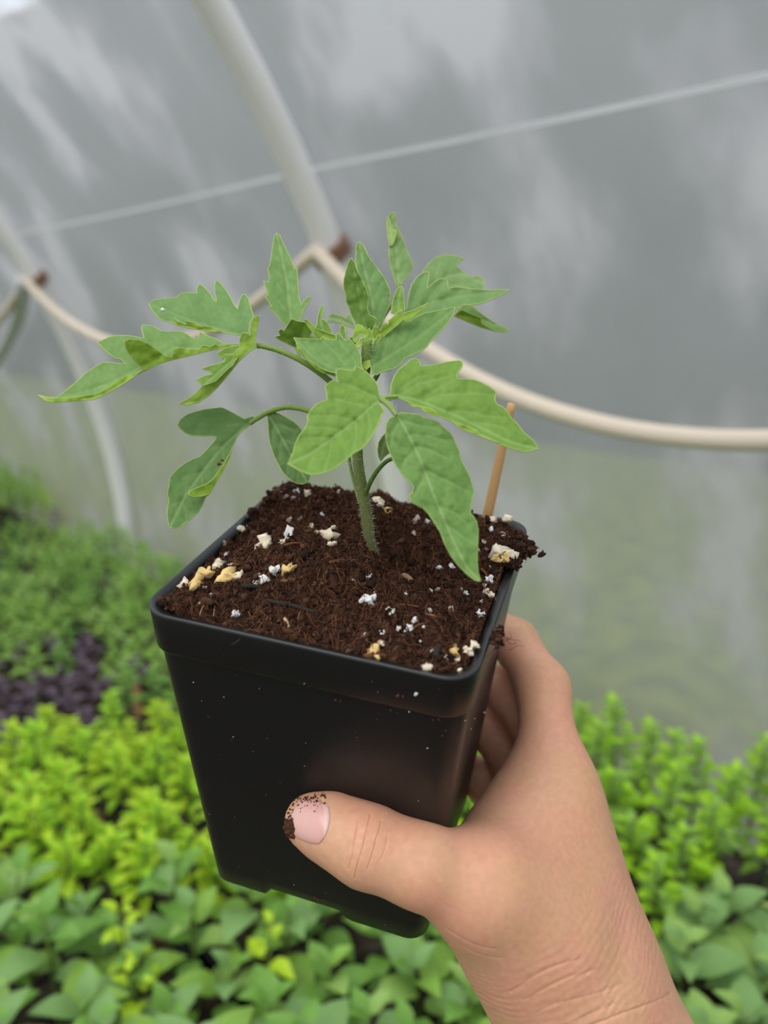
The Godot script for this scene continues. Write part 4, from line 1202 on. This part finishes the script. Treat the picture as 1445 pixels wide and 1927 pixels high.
func build_hand() -> void:
	var B := bone
	chains = [[
		# forearm and wrist, wider than thick
		B.call(1370, 2500, 0.232, 0.0300, 1245, 2120, 0.232, 0.0245), B.call(1295, 2500, 0.246, 0.0290, 1190, 2120, 0.246, 0.0235),
		B.call(1190, 2120, 0.232, 0.0235, 1090, 1895, 0.232, 0.0196), B.call(1215, 2120, 0.247, 0.0225, 1125, 1895, 0.248, 0.0190),
		B.call(1090, 1895, 0.232, 0.0196, 1020, 1780, 0.233, 0.0205), B.call(1130, 1900, 0.246, 0.0190, 1068, 1760, 0.248, 0.0180),
		# back of the hand
		B.call(1090, 1790, 0.246, 0.0175, 1042, 1600, 0.247, 0.0155), B.call(1042, 1600, 0.247, 0.0155, 1036, 1475, 0.250, 0.0115),
		B.call(1090, 1770, 0.258, 0.0165, 1048, 1510, 0.264, 0.0120),
		B.call(1085, 1770, 0.268, 0.0155, 1042, 1545, 0.276, 0.0120), B.call(1085, 1780, 0.276, 0.0155, 1030, 1600, 0.285, 0.0110),
		# ball of the thumb and the web to the forefinger
		B.call(1040, 1810, 0.234, 0.0190, 920, 1680, 0.221, 0.0135), B.call(980, 1700, 0.232, 0.0150, 985, 1590, 0.242, 0.0105),
		B.call(930, 1650, 0.228, 0.0105, 985, 1540, 0.243, 0.0085), B.call(960, 1600, 0.236, 0.0085, 1030, 1520, 0.247, 0.0100)],
		# thumb
		[B.call(582, 1544, 0.2155, 0.0069, 622, 1558, 0.2135, 0.0083), B.call(622, 1558, 0.2135, 0.0083, 692, 1592, 0.2098, 0.0098), B.call(692, 1592, 0.2098, 0.0098, 790, 1628, 0.2090, 0.0100), B.call(790, 1628, 0.2090, 0.0100, 900, 1668, 0.2135, 0.0126), B.call(900, 1668, 0.2135, 0.0128, 1000, 1740, 0.226, 0.0160)],
		# forefinger, middle, ring and little finger
		[B.call(1040, 1478, 0.250, 0.0104, 1021, 1292, 0.268, 0.0087), B.call(1021, 1292, 0.268, 0.0087, 968, 1209, 0.283, 0.0080), B.call(968, 1209, 0.283, 0.0080, 918, 1176, 0.2895, 0.0072)],
		[B.call(1056, 1505, 0.266, 0.0105, 1008, 1366, 0.280, 0.0092), B.call(1008, 1366, 0.280, 0.0092, 950, 1298, 0.290, 0.0083), B.call(950, 1298, 0.290, 0.0083, 905, 1276, 0.2975, 0.0074)],
		[B.call(1045, 1545, 0.277, 0.0100, 975, 1452, 0.288, 0.0088), B.call(975, 1452, 0.288, 0.0088, 925, 1376, 0.2975, 0.0079), B.call(925, 1376, 0.2975, 0.0079, 893, 1348, 0.304, 0.0071)],
		[B.call(1030, 1600, 0.285, 0.0090, 945, 1532, 0.291, 0.0077), B.call(945, 1532, 0.291, 0.0077, 903, 1464, 0.298, 0.0069), B.call(903, 1464, 0.298, 0.0069, 876, 1442, 0.305, 0.0062)]]
	blends = [0.016, 0.013, 0.010, 0.008, 0.008, 0.008]
	var cell := 0.00125
	var lo := Vector3(9, 9, 9)
	var hi := -lo
	for c in chains:
		for b in c:
			for e in [b[0], b[0] + b[1]]:
				lo = lo.min(e - Vector3.ONE * 0.034)
				hi = hi.max(e + Vector3.ONE * 0.034)
	var N := 7
	var nb := Vector3i(((hi - lo) / (cell * N)).ceil())
	var n := nb * N + Vector3i.ONE
	var val := PackedFloat32Array()
	val.resize(n.x * n.y * n.z)
	val.fill(1.0)
	var half := cell * N * 0.5
	var reach := half * 1.74 + cell * 2.0
	var active := []
	for bz in nb.z:
		for by in nb.y:
			for bx in nb.x:
				var o := lo + Vector3(bx, by, bz) * cell * N
				var mid := o + Vector3.ONE * half
				var d := hand_d(mid, chains)
				if d > reach: continue
				var inside := d < -reach
				var pick := []
				if not inside:
					active.append(Vector3i(bx, by, bz))
					for c in chains:
						var keep := []
						for b in c:
							var v: Vector3 = mid - b[0]
							var u := clampf(v.dot(b[1]) * b[4], 0.0, 1.0)
							if (v - b[1] * u).length() - (b[2] + b[3] * u) < reach + 0.018: keep.append(b)
						pick.append(keep)
				for k in N:
					for j in N:
						var row := ((bz * N + k) * n.y + by * N + j) * n.x + bx * N
						for i in N:
							val[row + i] = -1.0 if inside else hand_d(o + Vector3(i, j, k) * cell, pick)
	print("field ", Time.get_ticks_msec())
	# surface nets
	var ids := {}
	var verts := PackedVector3Array()
	var faces := PackedInt32Array()
	var sx := 1
	var sy := n.x
	var sz := n.x * n.y
	var corner := [0, sx, sy, sx + sy, sz, sx + sz, sy + sz, sx + sy + sz]
	var offs := [Vector3(0, 0, 0), Vector3(1, 0, 0), Vector3(0, 1, 0), Vector3(1, 1, 0), Vector3(0, 0, 1), Vector3(1, 0, 1), Vector3(0, 1, 1), Vector3(1, 1, 1)]
	var edges := [[0, 1], [2, 3], [4, 5], [6, 7], [0, 2], [1, 3], [4, 6], [5, 7], [0, 4], [1, 5], [2, 6], [3, 7]]
	var cells := {}
	for b in active:
		for k in range(-1, N):
			for j in range(-1, N):
				for i in range(-1, N):
					var c := Vector3i(b.x * N + i, b.y * N + j, b.z * N + k)
					if c.x < 0 or c.y < 0 or c.z < 0 or c.x >= n.x - 1 or c.y >= n.y - 1 or c.z >= n.z - 1: continue
					var id := c.x + c.y * sy + c.z * sz
					if ids.has(id): continue
					var s0 := val[id] < 0.0
					var mixed := false
					for q in 7:
						if (val[id + corner[q + 1]] < 0.0) != s0:
							mixed = true
							break
					if not mixed: continue
					var sum := Vector3.ZERO
					var cnt := 0
					for e in edges:
						var va := val[id + corner[e[0]]]
						var vb := val[id + corner[e[1]]]
						if (va < 0.0) != (vb < 0.0):
							sum += (offs[e[0]] as Vector3).lerp(offs[e[1]], va / (va - vb))
							cnt += 1
					ids[id] = verts.size()
					verts.append(lo + (Vector3(c) + sum / cnt) * cell)
					cells[id] = c
	for id in cells:
		var c: Vector3i = cells[id]
		for ax in [[sx, sy, sz], [sy, sz, sx], [sz, sx, sy]]:
			var va := val[id] < 0.0
			if va == (val[id + ax[0]] < 0.0): continue
			var q := [id, id - ax[1], id - ax[1] - ax[2], id - ax[2]]
			if not (ids.has(q[1]) and ids.has(q[2]) and ids.has(q[3])): continue
			var f := [ids[q[0]], ids[q[1]], ids[q[2]], ids[q[3]]]
			if va: f.reverse()
			faces.append_array(PackedInt32Array([f[0], f[1], f[2], f[0], f[2], f[3]]))
	print("nets ", Time.get_ticks_msec(), " ", verts.size())
	# folds of skin, as lines in the surface: points on the hand, depth, width
	var folds := []
	for e in [[[674, 1544, 670, 1566, 665, 1590, 662, 1612, 655, 1636], 0.26, 0.17], [[697, 1532, 691, 1556, 686, 1578, 680, 1604, 672, 1628, 667, 1654], 0.36, 0.17], [[718, 1544, 714, 1562, 708, 1578, 704, 1598, 698, 1616, 691, 1636], 0.28, 0.17], [[731, 1560, 727, 1590, 716, 1620], 0.12, 0.3],
		[[1105, 1932, 1140, 1920, 1175, 1906, 1220, 1890, 1262, 1869], 0.30, 0.45], [[1010, 1905, 1050, 1888, 1110, 1873, 1170, 1852], 0.14, 0.6], [[985, 1882, 1030, 1858, 1075, 1838, 1120, 1825], 0.18, 0.6], [[962, 1866, 1000, 1840, 1050, 1816, 1090, 1806], 0.14, 0.6], [[1050, 1932, 1110, 1908, 1160, 1888], 0.12, 0.5],
		[[838, 1746, 880, 1772, 930, 1786], 0.12, 0.6], [[858, 1773, 900, 1795, 945, 1803], 0.10, 0.6], [[1185, 1950, 1240, 1930, 1290, 1905], 0.14, 0.6]]:
		var l := PackedVector3Array()
		var pts := []
		for i in range(0, e[0].size(), 2): pts.append(hand_hit(e[0][i], e[0][i + 1]))
		l = spline(pts, 5)
		var box_ := AABB(l[0], Vector3.ZERO)
		for v in l: box_ = box_.expand(v)
		folds.append([l, e[1] * 0.001, e[2] * 0.001, box_.grow(0.0012)])
	# fine parallel wrinkles over the wrist
	var wr_a := hand_hit(1010, 1770)
	var wr_dir := (px(1180, 2080, 0.235) - px(1040, 1800, 0.235)).normalized()
	# finer triangles where there are folds and wrinkles
	for pass_ in 3:
		var mids := {}
		var out := PackedInt32Array()
		for f in range(0, faces.size(), 3):
			var a := faces[f]
			var b := faces[f + 1]
			var c := faces[f + 2]
			var m := (verts[a] + verts[b] + verts[c]) / 3.0
			var want := false
			for l in folds:
				if l[3].has_point(m):
					want = pass_ == 0
					if pass_ > 0:
						for q in l[0].size() - 1:
							if m.distance_squared_to(Geometry3D.get_closest_point_to_segment(m, l[0][q], l[0][q + 1])) < pow(0.0012 / pass_, 2.0):
								want = true
								break
				if want: break
			if not want and pass_ == 0:
				var u := (m - wr_a).dot(wr_dir)
				want = u > -0.012 and u < 0.045
			if not want:
				out.append_array(PackedInt32Array([a, b, c]))
				continue
			var ms := []
			for e in [[a, b], [b, c], [c, a]]:
				var key := Vector2i(mini(e[0], e[1]), maxi(e[0], e[1]))
				if not mids.has(key):
					mids[key] = verts.size()
					verts.append((verts[e[0]] + verts[e[1]]) * 0.5)
				ms.append(mids[key])
			out.append_array(PackedInt32Array([a, ms[0], ms[2], ms[0], b, ms[1], ms[2], ms[1], c, ms[0], ms[1], ms[2]]))
		faces = out
	var nor := normals_of(verts, faces)
	var wn := noise(77, 900.0, 2)
	var moved := verts.duplicate()
	var thumb_c := px(690, 1590, 0.206)
	for i in verts.size():
		var v := verts[i]
		var off := 0.0
		for l in folds:
			if not l[3].has_point(v): continue
			var best := 1.0
			for q in l[0].size() - 1:
				best = minf(best, v.distance_squared_to(Geometry3D.get_closest_point_to_segment(v, l[0][q], l[0][q + 1])))
			off -= l[1] * exp(-best / (l[2] * l[2]))
		var u := (v - wr_a).dot(wr_dir)
		var w := smoothstep(-0.006, 0.016, u) * smoothstep(0.05, 0.03, u)
		if w > 0.0:
			off += 0.00008 * w * sin(u * 2600.0 + 5.0 * wn.get_noise_3dv(v * 0.06) + 3.0 * wn.get_noise_3dv(v * 0.02)) * (0.6 + 0.8 * wn.get_noise_3dv(v * 0.1))
		moved[i] = v + nor[i] * off
	nor = normals_of(moved, faces)
	# uneven skin: tan and pink mottling
	var base_c := Color(0.620, 0.335, 0.205)
	var pink := Color(0.670, 0.295, 0.205)
	var tan_c := Color(0.585, 0.330, 0.175)
	var blot := noise(78, 60.0, 3)
	var fine := noise(79, 420.0, 2)
	var col := PackedColorArray()
	col.resize(verts.size())
	for i in verts.size():
		var v := verts[i]
		var c := base_c.lerp(tan_c, clampf(0.5 + 1.2 * blot.get_noise_3dv(v), 0, 1) * 0.6)
		c = c.lerp(pink, clampf(0.25 + 0.9 * blot.get_noise_3dv(v * 0.6 + Vector3(3, 1, 2)), 0, 0.4))
		c = c * (1.0 + 0.10 * fine.get_noise_3dv(v))
		c.a = 1.0
		col[i] = c
	var origin := px(1245, 2120, 0.236)
	var p := thing("person", origin, "bare hand and forearm of a person gripping the black pot, thumb across its front", "person")
	for i in moved.size(): moved[i] -= origin
	var arr := []
	arr.resize(Mesh.ARRAY_MAX)
	arr[Mesh.ARRAY_VERTEX] = moved
	arr[Mesh.ARRAY_NORMAL] = nor
	arr[Mesh.ARRAY_COLOR] = col
	arr[Mesh.ARRAY_INDEX] = faces
	var am := ArrayMesh.new()
	am.add_surface_from_arrays(Mesh.PRIMITIVE_TRIANGLES, arr)
	obj("hand", am, M.skin, p)
	# thumbnail
	var st := begin()
	st.set_smooth_group(0)
	var out_ := PackedVector2Array()
	for v in Geometry2D.offset_polygon(PackedVector2Array([Vector2(545, 1553), Vector2(547, 1532), Vector2(556, 1513), Vector2(570, 1502), Vector2(588, 1502), Vector2(606, 1508), Vector2(620, 1518), Vector2(622, 1536), Vector2(619, 1558), Vector2(611, 1578), Vector2(601, 1590), Vector2(585, 1589), Vector2(566, 1582), Vector2(552, 1572)]), -1.0)[0]:
		out_.append(v)
	var rows := 14
	var mid := Vector2(584, 1546)
	var grid := []
	var cols_ := []
	for r in rows + 1:
		var row := PackedVector3Array()
		var cr := PackedColorArray()
		for k in 48:
			var s := float(k) / 48 * out_.size()
			var a := out_[int(s) % out_.size()].lerp(out_[(int(s) + 1) % out_.size()], s - int(s))
			var f := minf(1.0, float(r) / (rows - 1))
			var q := mid.lerp(a, f)
			var h := hand_hit(q.x, q.y)
			var lift := 0.00055 * (1.0 - pow(f, 6.0)) + 0.00012
			if r == rows: lift = -0.0004
			row.append(h + (EYE - h).normalized() * lift - origin)
			var along_ := clampf((q.x - 545.0) / 75.0, 0, 1)
			var c := Color(0.66, 0.40, 0.34).lerp(Color(0.64, 0.33, 0.29), along_)
			if along_ < 0.10: c = Color(0.62, 0.47, 0.37)
			if along_ > 0.86: c = c.lerp(Color(0.74, 0.54, 0.48), 0.7)
			cr.append(c)
		grid.append(row)
		cols_.append(cr)
	for r in rows:
		for k in 48:
			var k2 := (k + 1) % 48
			for q in [[r, k], [r, k2], [r + 1, k2], [r, k], [r + 1, k2], [r + 1, k]]:
				st.set_color(cols_[q[0]][q[1]])
				st.add_vertex(grid[q[0]][q[1]])
	tag(obj("thumbnail", done(st), M.nail, p), "short pink thumbnail with soil under its edge", "")
	# soil under and beside the nail
	st = begin()
	var lm := lump(92, 1.0, 5, 7)
	for i in 330:
		var q := Vector2(544, 1560) + Vector2(rng.randfn() * 5.0, rng.randfn() * 9.0)
		if i > 170: q = Vector2(rng.randf_range(548, 612), 1500 + rng.randfn() * 5.0) + Vector2(0, absf(rng.randfn()) * 6.0)
		if i > 270: q = Vector2(rng.randf_range(540, 552), rng.randf_range(1515, 1575))
		if i > 305: q = Vector2(rng.randf_range(560, 600), rng.randf_range(1505, 1530))
		var h := hand_hit(q.x, q.y)
		if h.distance_to(px(575, 1545, 0.208)) > 0.02: continue
		var sc := rng.randf_range(0.00010, 0.00030) if i > 170 else rng.randf_range(0.0002, 0.00065)
		if i > 305: sc *= 0.6
		var b := Basis.from_euler(Vector3(rng.randf() * 6, rng.randf() * 6, rng.randf() * 6)) * Basis.from_scale(Vector3(sc * 1.5, sc * 0.7, sc))
		var l := 0.0002 if i <= 305 else 0.0007
		st.append_from(tint(lm, [Color(0.06, 0.03, 0.018), Color(0.10, 0.045, 0.025)][i % 2]), 0, Transform3D(b, h + (EYE - h).normalized() * l - origin))
	tag(obj("soil_dirt", st.commit(), M.fib, p), "dark soil stuck to the thumb tip", "", "", "stuff")

func normals_of(v: PackedVector3Array, f: PackedInt32Array) -> PackedVector3Array:
	var o := PackedVector3Array()
	o.resize(v.size())
	for i in range(0, f.size(), 3):
		var a := f[i]
		var b := f[i + 1]
		var c := f[i + 2]
		var n := (v[c] - v[a]).cross(v[b] - v[a])
		o[a] += n
		o[b] += n
		o[c] += n
	for i in o.size(): o[i] = o[i].normalized()
	return o

# ---------------------------------------------------------------- the bench of basil seedlings
const BENCH_Y := 0.72
const SOIL_Y := 0.776

func basil_leaf(l: float, w: float, fold: float, droop: float, serrate: float, th := 0.0004) -> ArrayMesh:
	var st := begin()
	st.set_smooth_group(0)
	var n := 9
	var rows := []
	for i in n + 1:
		var u := float(i) / n
		var wd := w * pow(sin(PI * pow(u, 0.78)), 0.85) * (1.0 - 0.25 * u)
		if serrate > 0.0: wd *= 1.0 + serrate * (1.0 if i % 2 == 0 else -1.0)
		if i == 0: wd = w * 0.04
		if i == n: wd = 0.0
		var y := 0.10 * l * sin(u * PI) - droop * l * u * u
		var row := PackedVector3Array()
		for v in [-1.0, -0.5, 0.0, 0.5, 1.0]:
			row.append(Vector3(v * wd, y + absf(v) * wd * fold - 0.10 * wd * sin(absf(v) * PI) + (0.03 * l * sin(u * 15.0) * (v * v) if serrate > 0.0 else 0.0), u * l))
		rows.append(row)
	for i in n:
		for k in 4:
			quad(st, rows[i][k], rows[i][k + 1], rows[i + 1][k + 1], rows[i + 1][k])
			var e := Vector3(0, -th, 0)
			quad(st, rows[i][k] + e, rows[i + 1][k] + e, rows[i + 1][k + 1] + e, rows[i][k + 1] + e)
	return done(st)

func plant(kind: Dictionary, v: int, merged: bool) -> Node3D:
	var o := Node3D.new()
	var r := RandomNumberGenerator.new()
	r.seed = 100 + v
	var h: float = kind.h * r.randf_range(0.85, 1.12)
	var lean := Vector3(r.randf_range(-0.012, 0.012), 0, r.randf_range(-0.012, 0.012))
	var st := begin()
	tube(st, spline([Vector3(0, -0.01, 0), lean * 0.3 + Vector3(0, h * 0.5, 0), lean + Vector3(0, h, 0)], 3), 0.0022, 0.0011, 6)
	obj("stem", done(st), M[kind.stem], o)
	var all := begin()
	var turn := r.randf() * TAU
	var tiers: int = kind.tiers
	for t in tiers:
		var u := float(t + 1) / tiers
		var at := (lean * u * u + Vector3(0, h * lerpf(0.42, 1.0, u), 0))
		var size: float = lerpf(1.0, 0.45, pow(u, 1.8)) * r.randf_range(0.85, 1.15)
		if t == 0: size *= 0.8
		var count: int = kind.pair
		for q in count:
			var a := turn + TAU * q / count + r.randf_range(-0.25, 0.25)
			var tilt := lerpf(0.25, -0.75, u) + r.randf_range(-0.2, 0.2)
			var b := Basis(Vector3.UP, a) * Basis(Vector3.RIGHT, tilt) * Basis.from_scale(Vector3.ONE * size * r.randf_range(0.9, 1.1))
			var leaf: ArrayMesh = kind.leaf[r.randi() % kind.leaf.size()]
			var out := Basis(Vector3.UP, a) * Vector3(0, 0, 1) * 0.006 * size
			var tf := Transform3D(b, at + out)
			if merged:
				all.append_from(leaf, 0, tf)
			else:
				obj("leaf", leaf, M[kind.mats[(t + q + v) % kind.mats.size()]], o).transform = tf
		turn += PI / 2 + r.randf_range(-0.3, 0.3) if count == 2 else 1.1
	if merged: obj("foliage", all.commit(), M[kind.mats[v % kind.mats.size()]], o)
	return o

func build_bed() -> void:
	# bench: boards on legs
	var bench := thing("bench", tun(0.40, 0, 1.4), "low wooden bench carrying the trays of basil seedlings", "bench")
	for i in 6:
		var st := begin()
		box(st, tun(0.05 + i * 0.148, BENCH_Y - 0.012, 1.4) - bench.position, across * 0.070, Vector3(0, 0.012, 0), along * 2.35)
		obj("board", done(st), M.wood, bench)
	for t in [-0.8, 0.7, 2.2, 3.6]:
		for n in [0.06, 0.77]:
			var st := begin()
			box(st, tun(n, (BENCH_Y - 0.024) / 2, t) - bench.position, across * 0.03, Vector3(0, (BENCH_Y - 0.024) / 2, 0), along * 0.03)
			obj("leg", done(st), M.wood, bench)
	var big := [basil_leaf(0.054, 0.0200, 0.25, 0.15, 0.0), basil_leaf(0.047, 0.0180, 0.35, 0.30, 0.0), basil_leaf(0.058, 0.0205, 0.15, 0.10, 0.0)]
	var small := [basil_leaf(0.029, 0.0085, 0.5, 0.10, 0.10), basil_leaf(0.025, 0.0078, 0.6, 0.25, 0.10)]
	var mid := [basil_leaf(0.030, 0.0100, 0.35, 0.20, 0.05), basil_leaf(0.026, 0.0095, 0.45, 0.10, 0.05)]
	var kinds := {
		"broad": {"h": 0.098, "tiers": 4, "pair": 2, "leaf": big, "mats": ["basil", "basil_pale", "basil_mid", "basil_grey", "basil"], "stem": "stem", "called": "basil_seedling", "label": "broad-leaved smooth green basil seedling in a crowded bench tray", "group": "broad-leaved basil seedlings"},
		"bright": {"h": 0.104, "tiers": 6, "pair": 4, "leaf": small, "mats": ["basil_bright", "basil_lime"], "stem": "stem", "called": "bush_basil_seedling", "label": "lime-green bush basil seedling with tiny pointed leaves in a crowded tray", "group": "lime bush basil seedlings"},
		"purple": {"h": 0.088, "tiers": 4, "pair": 2, "leaf": mid, "mats": ["basil_purple"], "stem": "stem_purple", "called": "purple_basil_seedling", "label": "dark purple basil seedling among the green ones", "group": "purple basil seedlings"},
		"sweet": {"h": 0.100, "tiers": 5, "pair": 3, "leaf": mid, "mats": ["basil_mid", "basil", "basil_pale"], "stem": "stem", "called": "sweet_basil_seedling", "label": "mid-green medium-leaved basil seedling in a crowded bench tray", "group": "mid-green basil seedlings"},
		"wall": {"h": 0.118, "tiers": 6, "pair": 4, "leaf": mid, "mats": ["basil_bright", "basil_mid"], "stem": "stem", "called": "bushy_basil_seedling", "label": "bright bushy basil seedling between the wrist and the tunnel film", "group": "bushy basil seedlings by the film"},
		"grey": {"h": 0.092, "tiers": 4, "pair": 2, "leaf": big, "mats": ["basil_grey", "basil_pale"], "stem": "stem", "called": "grey_basil_seedling", "label": "grey-green broad basil seedling in the tray below the wrist", "group": "grey-green basil seedlings"},
		"tall": {"h": 0.16, "tiers": 7, "pair": 3, "leaf": mid, "mats": ["basil_mid", "basil_bright"], "stem": "stem", "called": "tall_herb_plant", "label": "taller bushy green herb at the far end of the bench", "group": "taller herbs at the far end"}}
	var protos := {}
	for k in kinds:
		for far in [false, true]:
			var l := []
			for v in 7: l.append(plant(kinds[k], v, far))
			protos[k + str(far)] = l
	# trays: black cells of soil
	var tl := 0.53
	var tw := 0.27
	var ti := 0
	for row in 3:
		for c in 8:
			var t := -0.62 + c * (tl + 0.012)
			var n := 0.045 + row * (tw + 0.008)
			var tr := thing("seedling_tray", tun(n + tw / 2, BENCH_Y, t + tl / 2), ["black plastic seedling tray in the row along the open edge of the bench", "black plastic seedling tray in the middle row of the bench", "black plastic seedling tray in the row along the tunnel film"][row], "tray", "seedling trays on the bench")
			if ti == 0:
				var st := begin()
				for s in [-1.0, 1.0]:
					box(st, across * (tw / 2 - 0.003) * s + Vector3(0, 0.03, 0), across * 0.003, Vector3(0, 0.03, 0), along * tl / 2)
					box(st, along * (tl / 2 - 0.003) * s + Vector3(0, 0.03, 0), across * tw / 2, Vector3(0, 0.03, 0), along * 0.003)
				box(st, Vector3(0, 0.002, 0), across * tw / 2, Vector3(0, 0.002, 0), along * tl / 2)
				M.tray_mesh = done(st)
				st = begin()
				for i in range(1, 5): box(st, across * (tw * i / 5.0 - tw / 2) + Vector3(0, 0.03, 0), across * 0.0015, Vector3(0, 0.029, 0), along * (tl / 2 - 0.004))
				for i in range(1, 10): box(st, along * (tl * i / 10.0 - tl / 2) + Vector3(0, 0.03, 0), across * (tw / 2 - 0.004), Vector3(0, 0.029, 0), along * 0.0015)
				M.cell_mesh = done(st)
				st = begin()
				box(st, Vector3(0, 0.03, 0), across * (tw / 2 - 0.006), Vector3(0, 0.025, 0), along * (tl / 2 - 0.006))
				M.plug_mesh = done(st)
			obj("tray_shell", M.tray_mesh, M.tray, tr)
			obj("cell_walls", M.cell_mesh, M.tray, tr)
			tag(obj("soil_plugs", M.plug_mesh, M.earth, tr), "", "", "", "stuff")
			ti += 1
	# one seedling in each cell that the picture shows
	var counts := {}
	var made := 0
	var patch := noise(88, 4.0, 2)
	for row in 3:
		for c in 8:
			for i in 5:
				for j in 10:
					var n := 0.045 + row * (tw + 0.008) + tw * (i + 0.5) / 5.0 + rng.randf_range(-0.008, 0.008)
					var t := -0.62 + c * (tl + 0.012) + tl * (j + 0.5) / 10.0 + rng.randf_range(-0.008, 0.008)
					var at := tun(n, SOIL_Y, t)
					var v := at + Vector3(0, 0.09, 0) - EYE
					var depth := v.dot(c_fwd)
					if depth < 0.2: continue
					var sp := Vector2(CX + v.dot(Vector3.RIGHT) / depth * F, CY - v.dot(c_up) / depth * F)
					if sp.x < -900 or sp.x > 1900 or sp.y > 2900 or sp.y < 850 or t > 3.4: continue
					if Vector2(n - 0.885, 0).x > 0: continue
					var wob := patch.get_noise_2d(n * 1.5, t) * 60.0
					var kind := "sweet"
					if sp.x < 800:
						if sp.y > 1640 + wob: kind = "broad"
						elif sp.y > 1330 + wob: kind = "bright"
					elif sp.y > 1690 + wob and sp.x > 1180: kind = "grey"
					elif sp.y > 1690: kind = "broad"
					else: kind = "wall"
					if (sp.x < 190 + wob and sp.y > 1180 and sp.y < 1340) or (sp.x < 40 and sp.y > 1340 and sp.y < 1450) or (sp.x > 1390 and sp.y > 1590 and sp.y < 1720): kind = "purple" if rng.randf() < 0.8 else kind
					elif sp.x < 420 and sp.y < 1270 and rng.randf() < 0.06: kind = "purple"
					if t > 2.3: kind = "tall" if n > 0.55 or t > 2.8 else "sweet"
					if sp.x < -200: kind = ["bright", "broad", "sweet"][(row + c) % 3]
					if rng.randf() < 0.03: continue
					var far: bool = sp.x < -150 or sp.x > 1560 or sp.y > 2150 or depth > 1.15 or kind == "bright" and depth > 0.95
					var k: Dictionary = kinds[kind]
					counts[kind] = counts.get(kind, 0) + 1
					if counts[kind] > 300: continue
					var o: Node3D = protos[kind + str(far)][rng.randi() % 7].duplicate()
					o.name = numbered(k.called)
					add_child(o)
					o.position = at
					o.rotation.y = rng.randf() * TAU
					o.scale = Vector3.ONE * rng.randf_range(0.88, 1.15) * (1.1 if kind == "bright" or kind == "wall" else 1.0)
					tag(o, k.label, "seedling" if kind != "tall" else "herb", k.group)
					made += 1
	print(counts, made)
	for k in protos:
		for o in protos[k]: o.free()
	# a few pale yellow-green seedlings that stand out above the broad leaves
	for e in [[238, 1728], [492, 1752], [262, 1790]]:
		var ray := px(e[0], e[1], 1.0) - EYE
		var q := EYE + ray * ((SOIL_Y + 0.115 - EYE.y) / ray.y)
		var o := plant({"h": 0.112, "tiers": 4, "pair": 2, "leaf": mid, "mats": ["basil_lime"], "stem": "stem"}, 20 + int(e[0]), false)
		o.name = numbered("pale_basil_seedling")
		add_child(o)
		o.position = Vector3(q.x, SOIL_Y, q.z)
		tag(o, "pale yellow-green basil seedling standing out above the broad green leaves", "seedling", "pale basil seedlings")
	# reddish plant labels standing in the trays
	for e in [[1358, 1425, 1.06, 0], [285, 1515, 0.98, 1], [300, 1760, 0.80, 2], [255, 1285, 1.24, 3], [185, 1530, 0.97, 4]]:
		var top := px(e[0], e[1], e[2])
		var st := begin()
		box(st, Vector3(0, (top.y - SOIL_Y) / 2, 0), Vector3(0.006, 0, 0), Vector3(0, (top.y - SOIL_Y) / 2, 0), Vector3(0, 0, 0.0008))
		var o := obj("plant_label", done(st), M.stick)
		o.position = Vector3(top.x, SOIL_Y, top.z)
		tag(o, ["tan wooden plant label standing by the tunnel film", "tan wooden plant label deep in the lime bush basil", "tan wooden plant label among broad basil leaves", "tan wooden plant label beyond the purple basil", "short tan wooden plant label in the lime bush basil"][e[3]], "plant label")
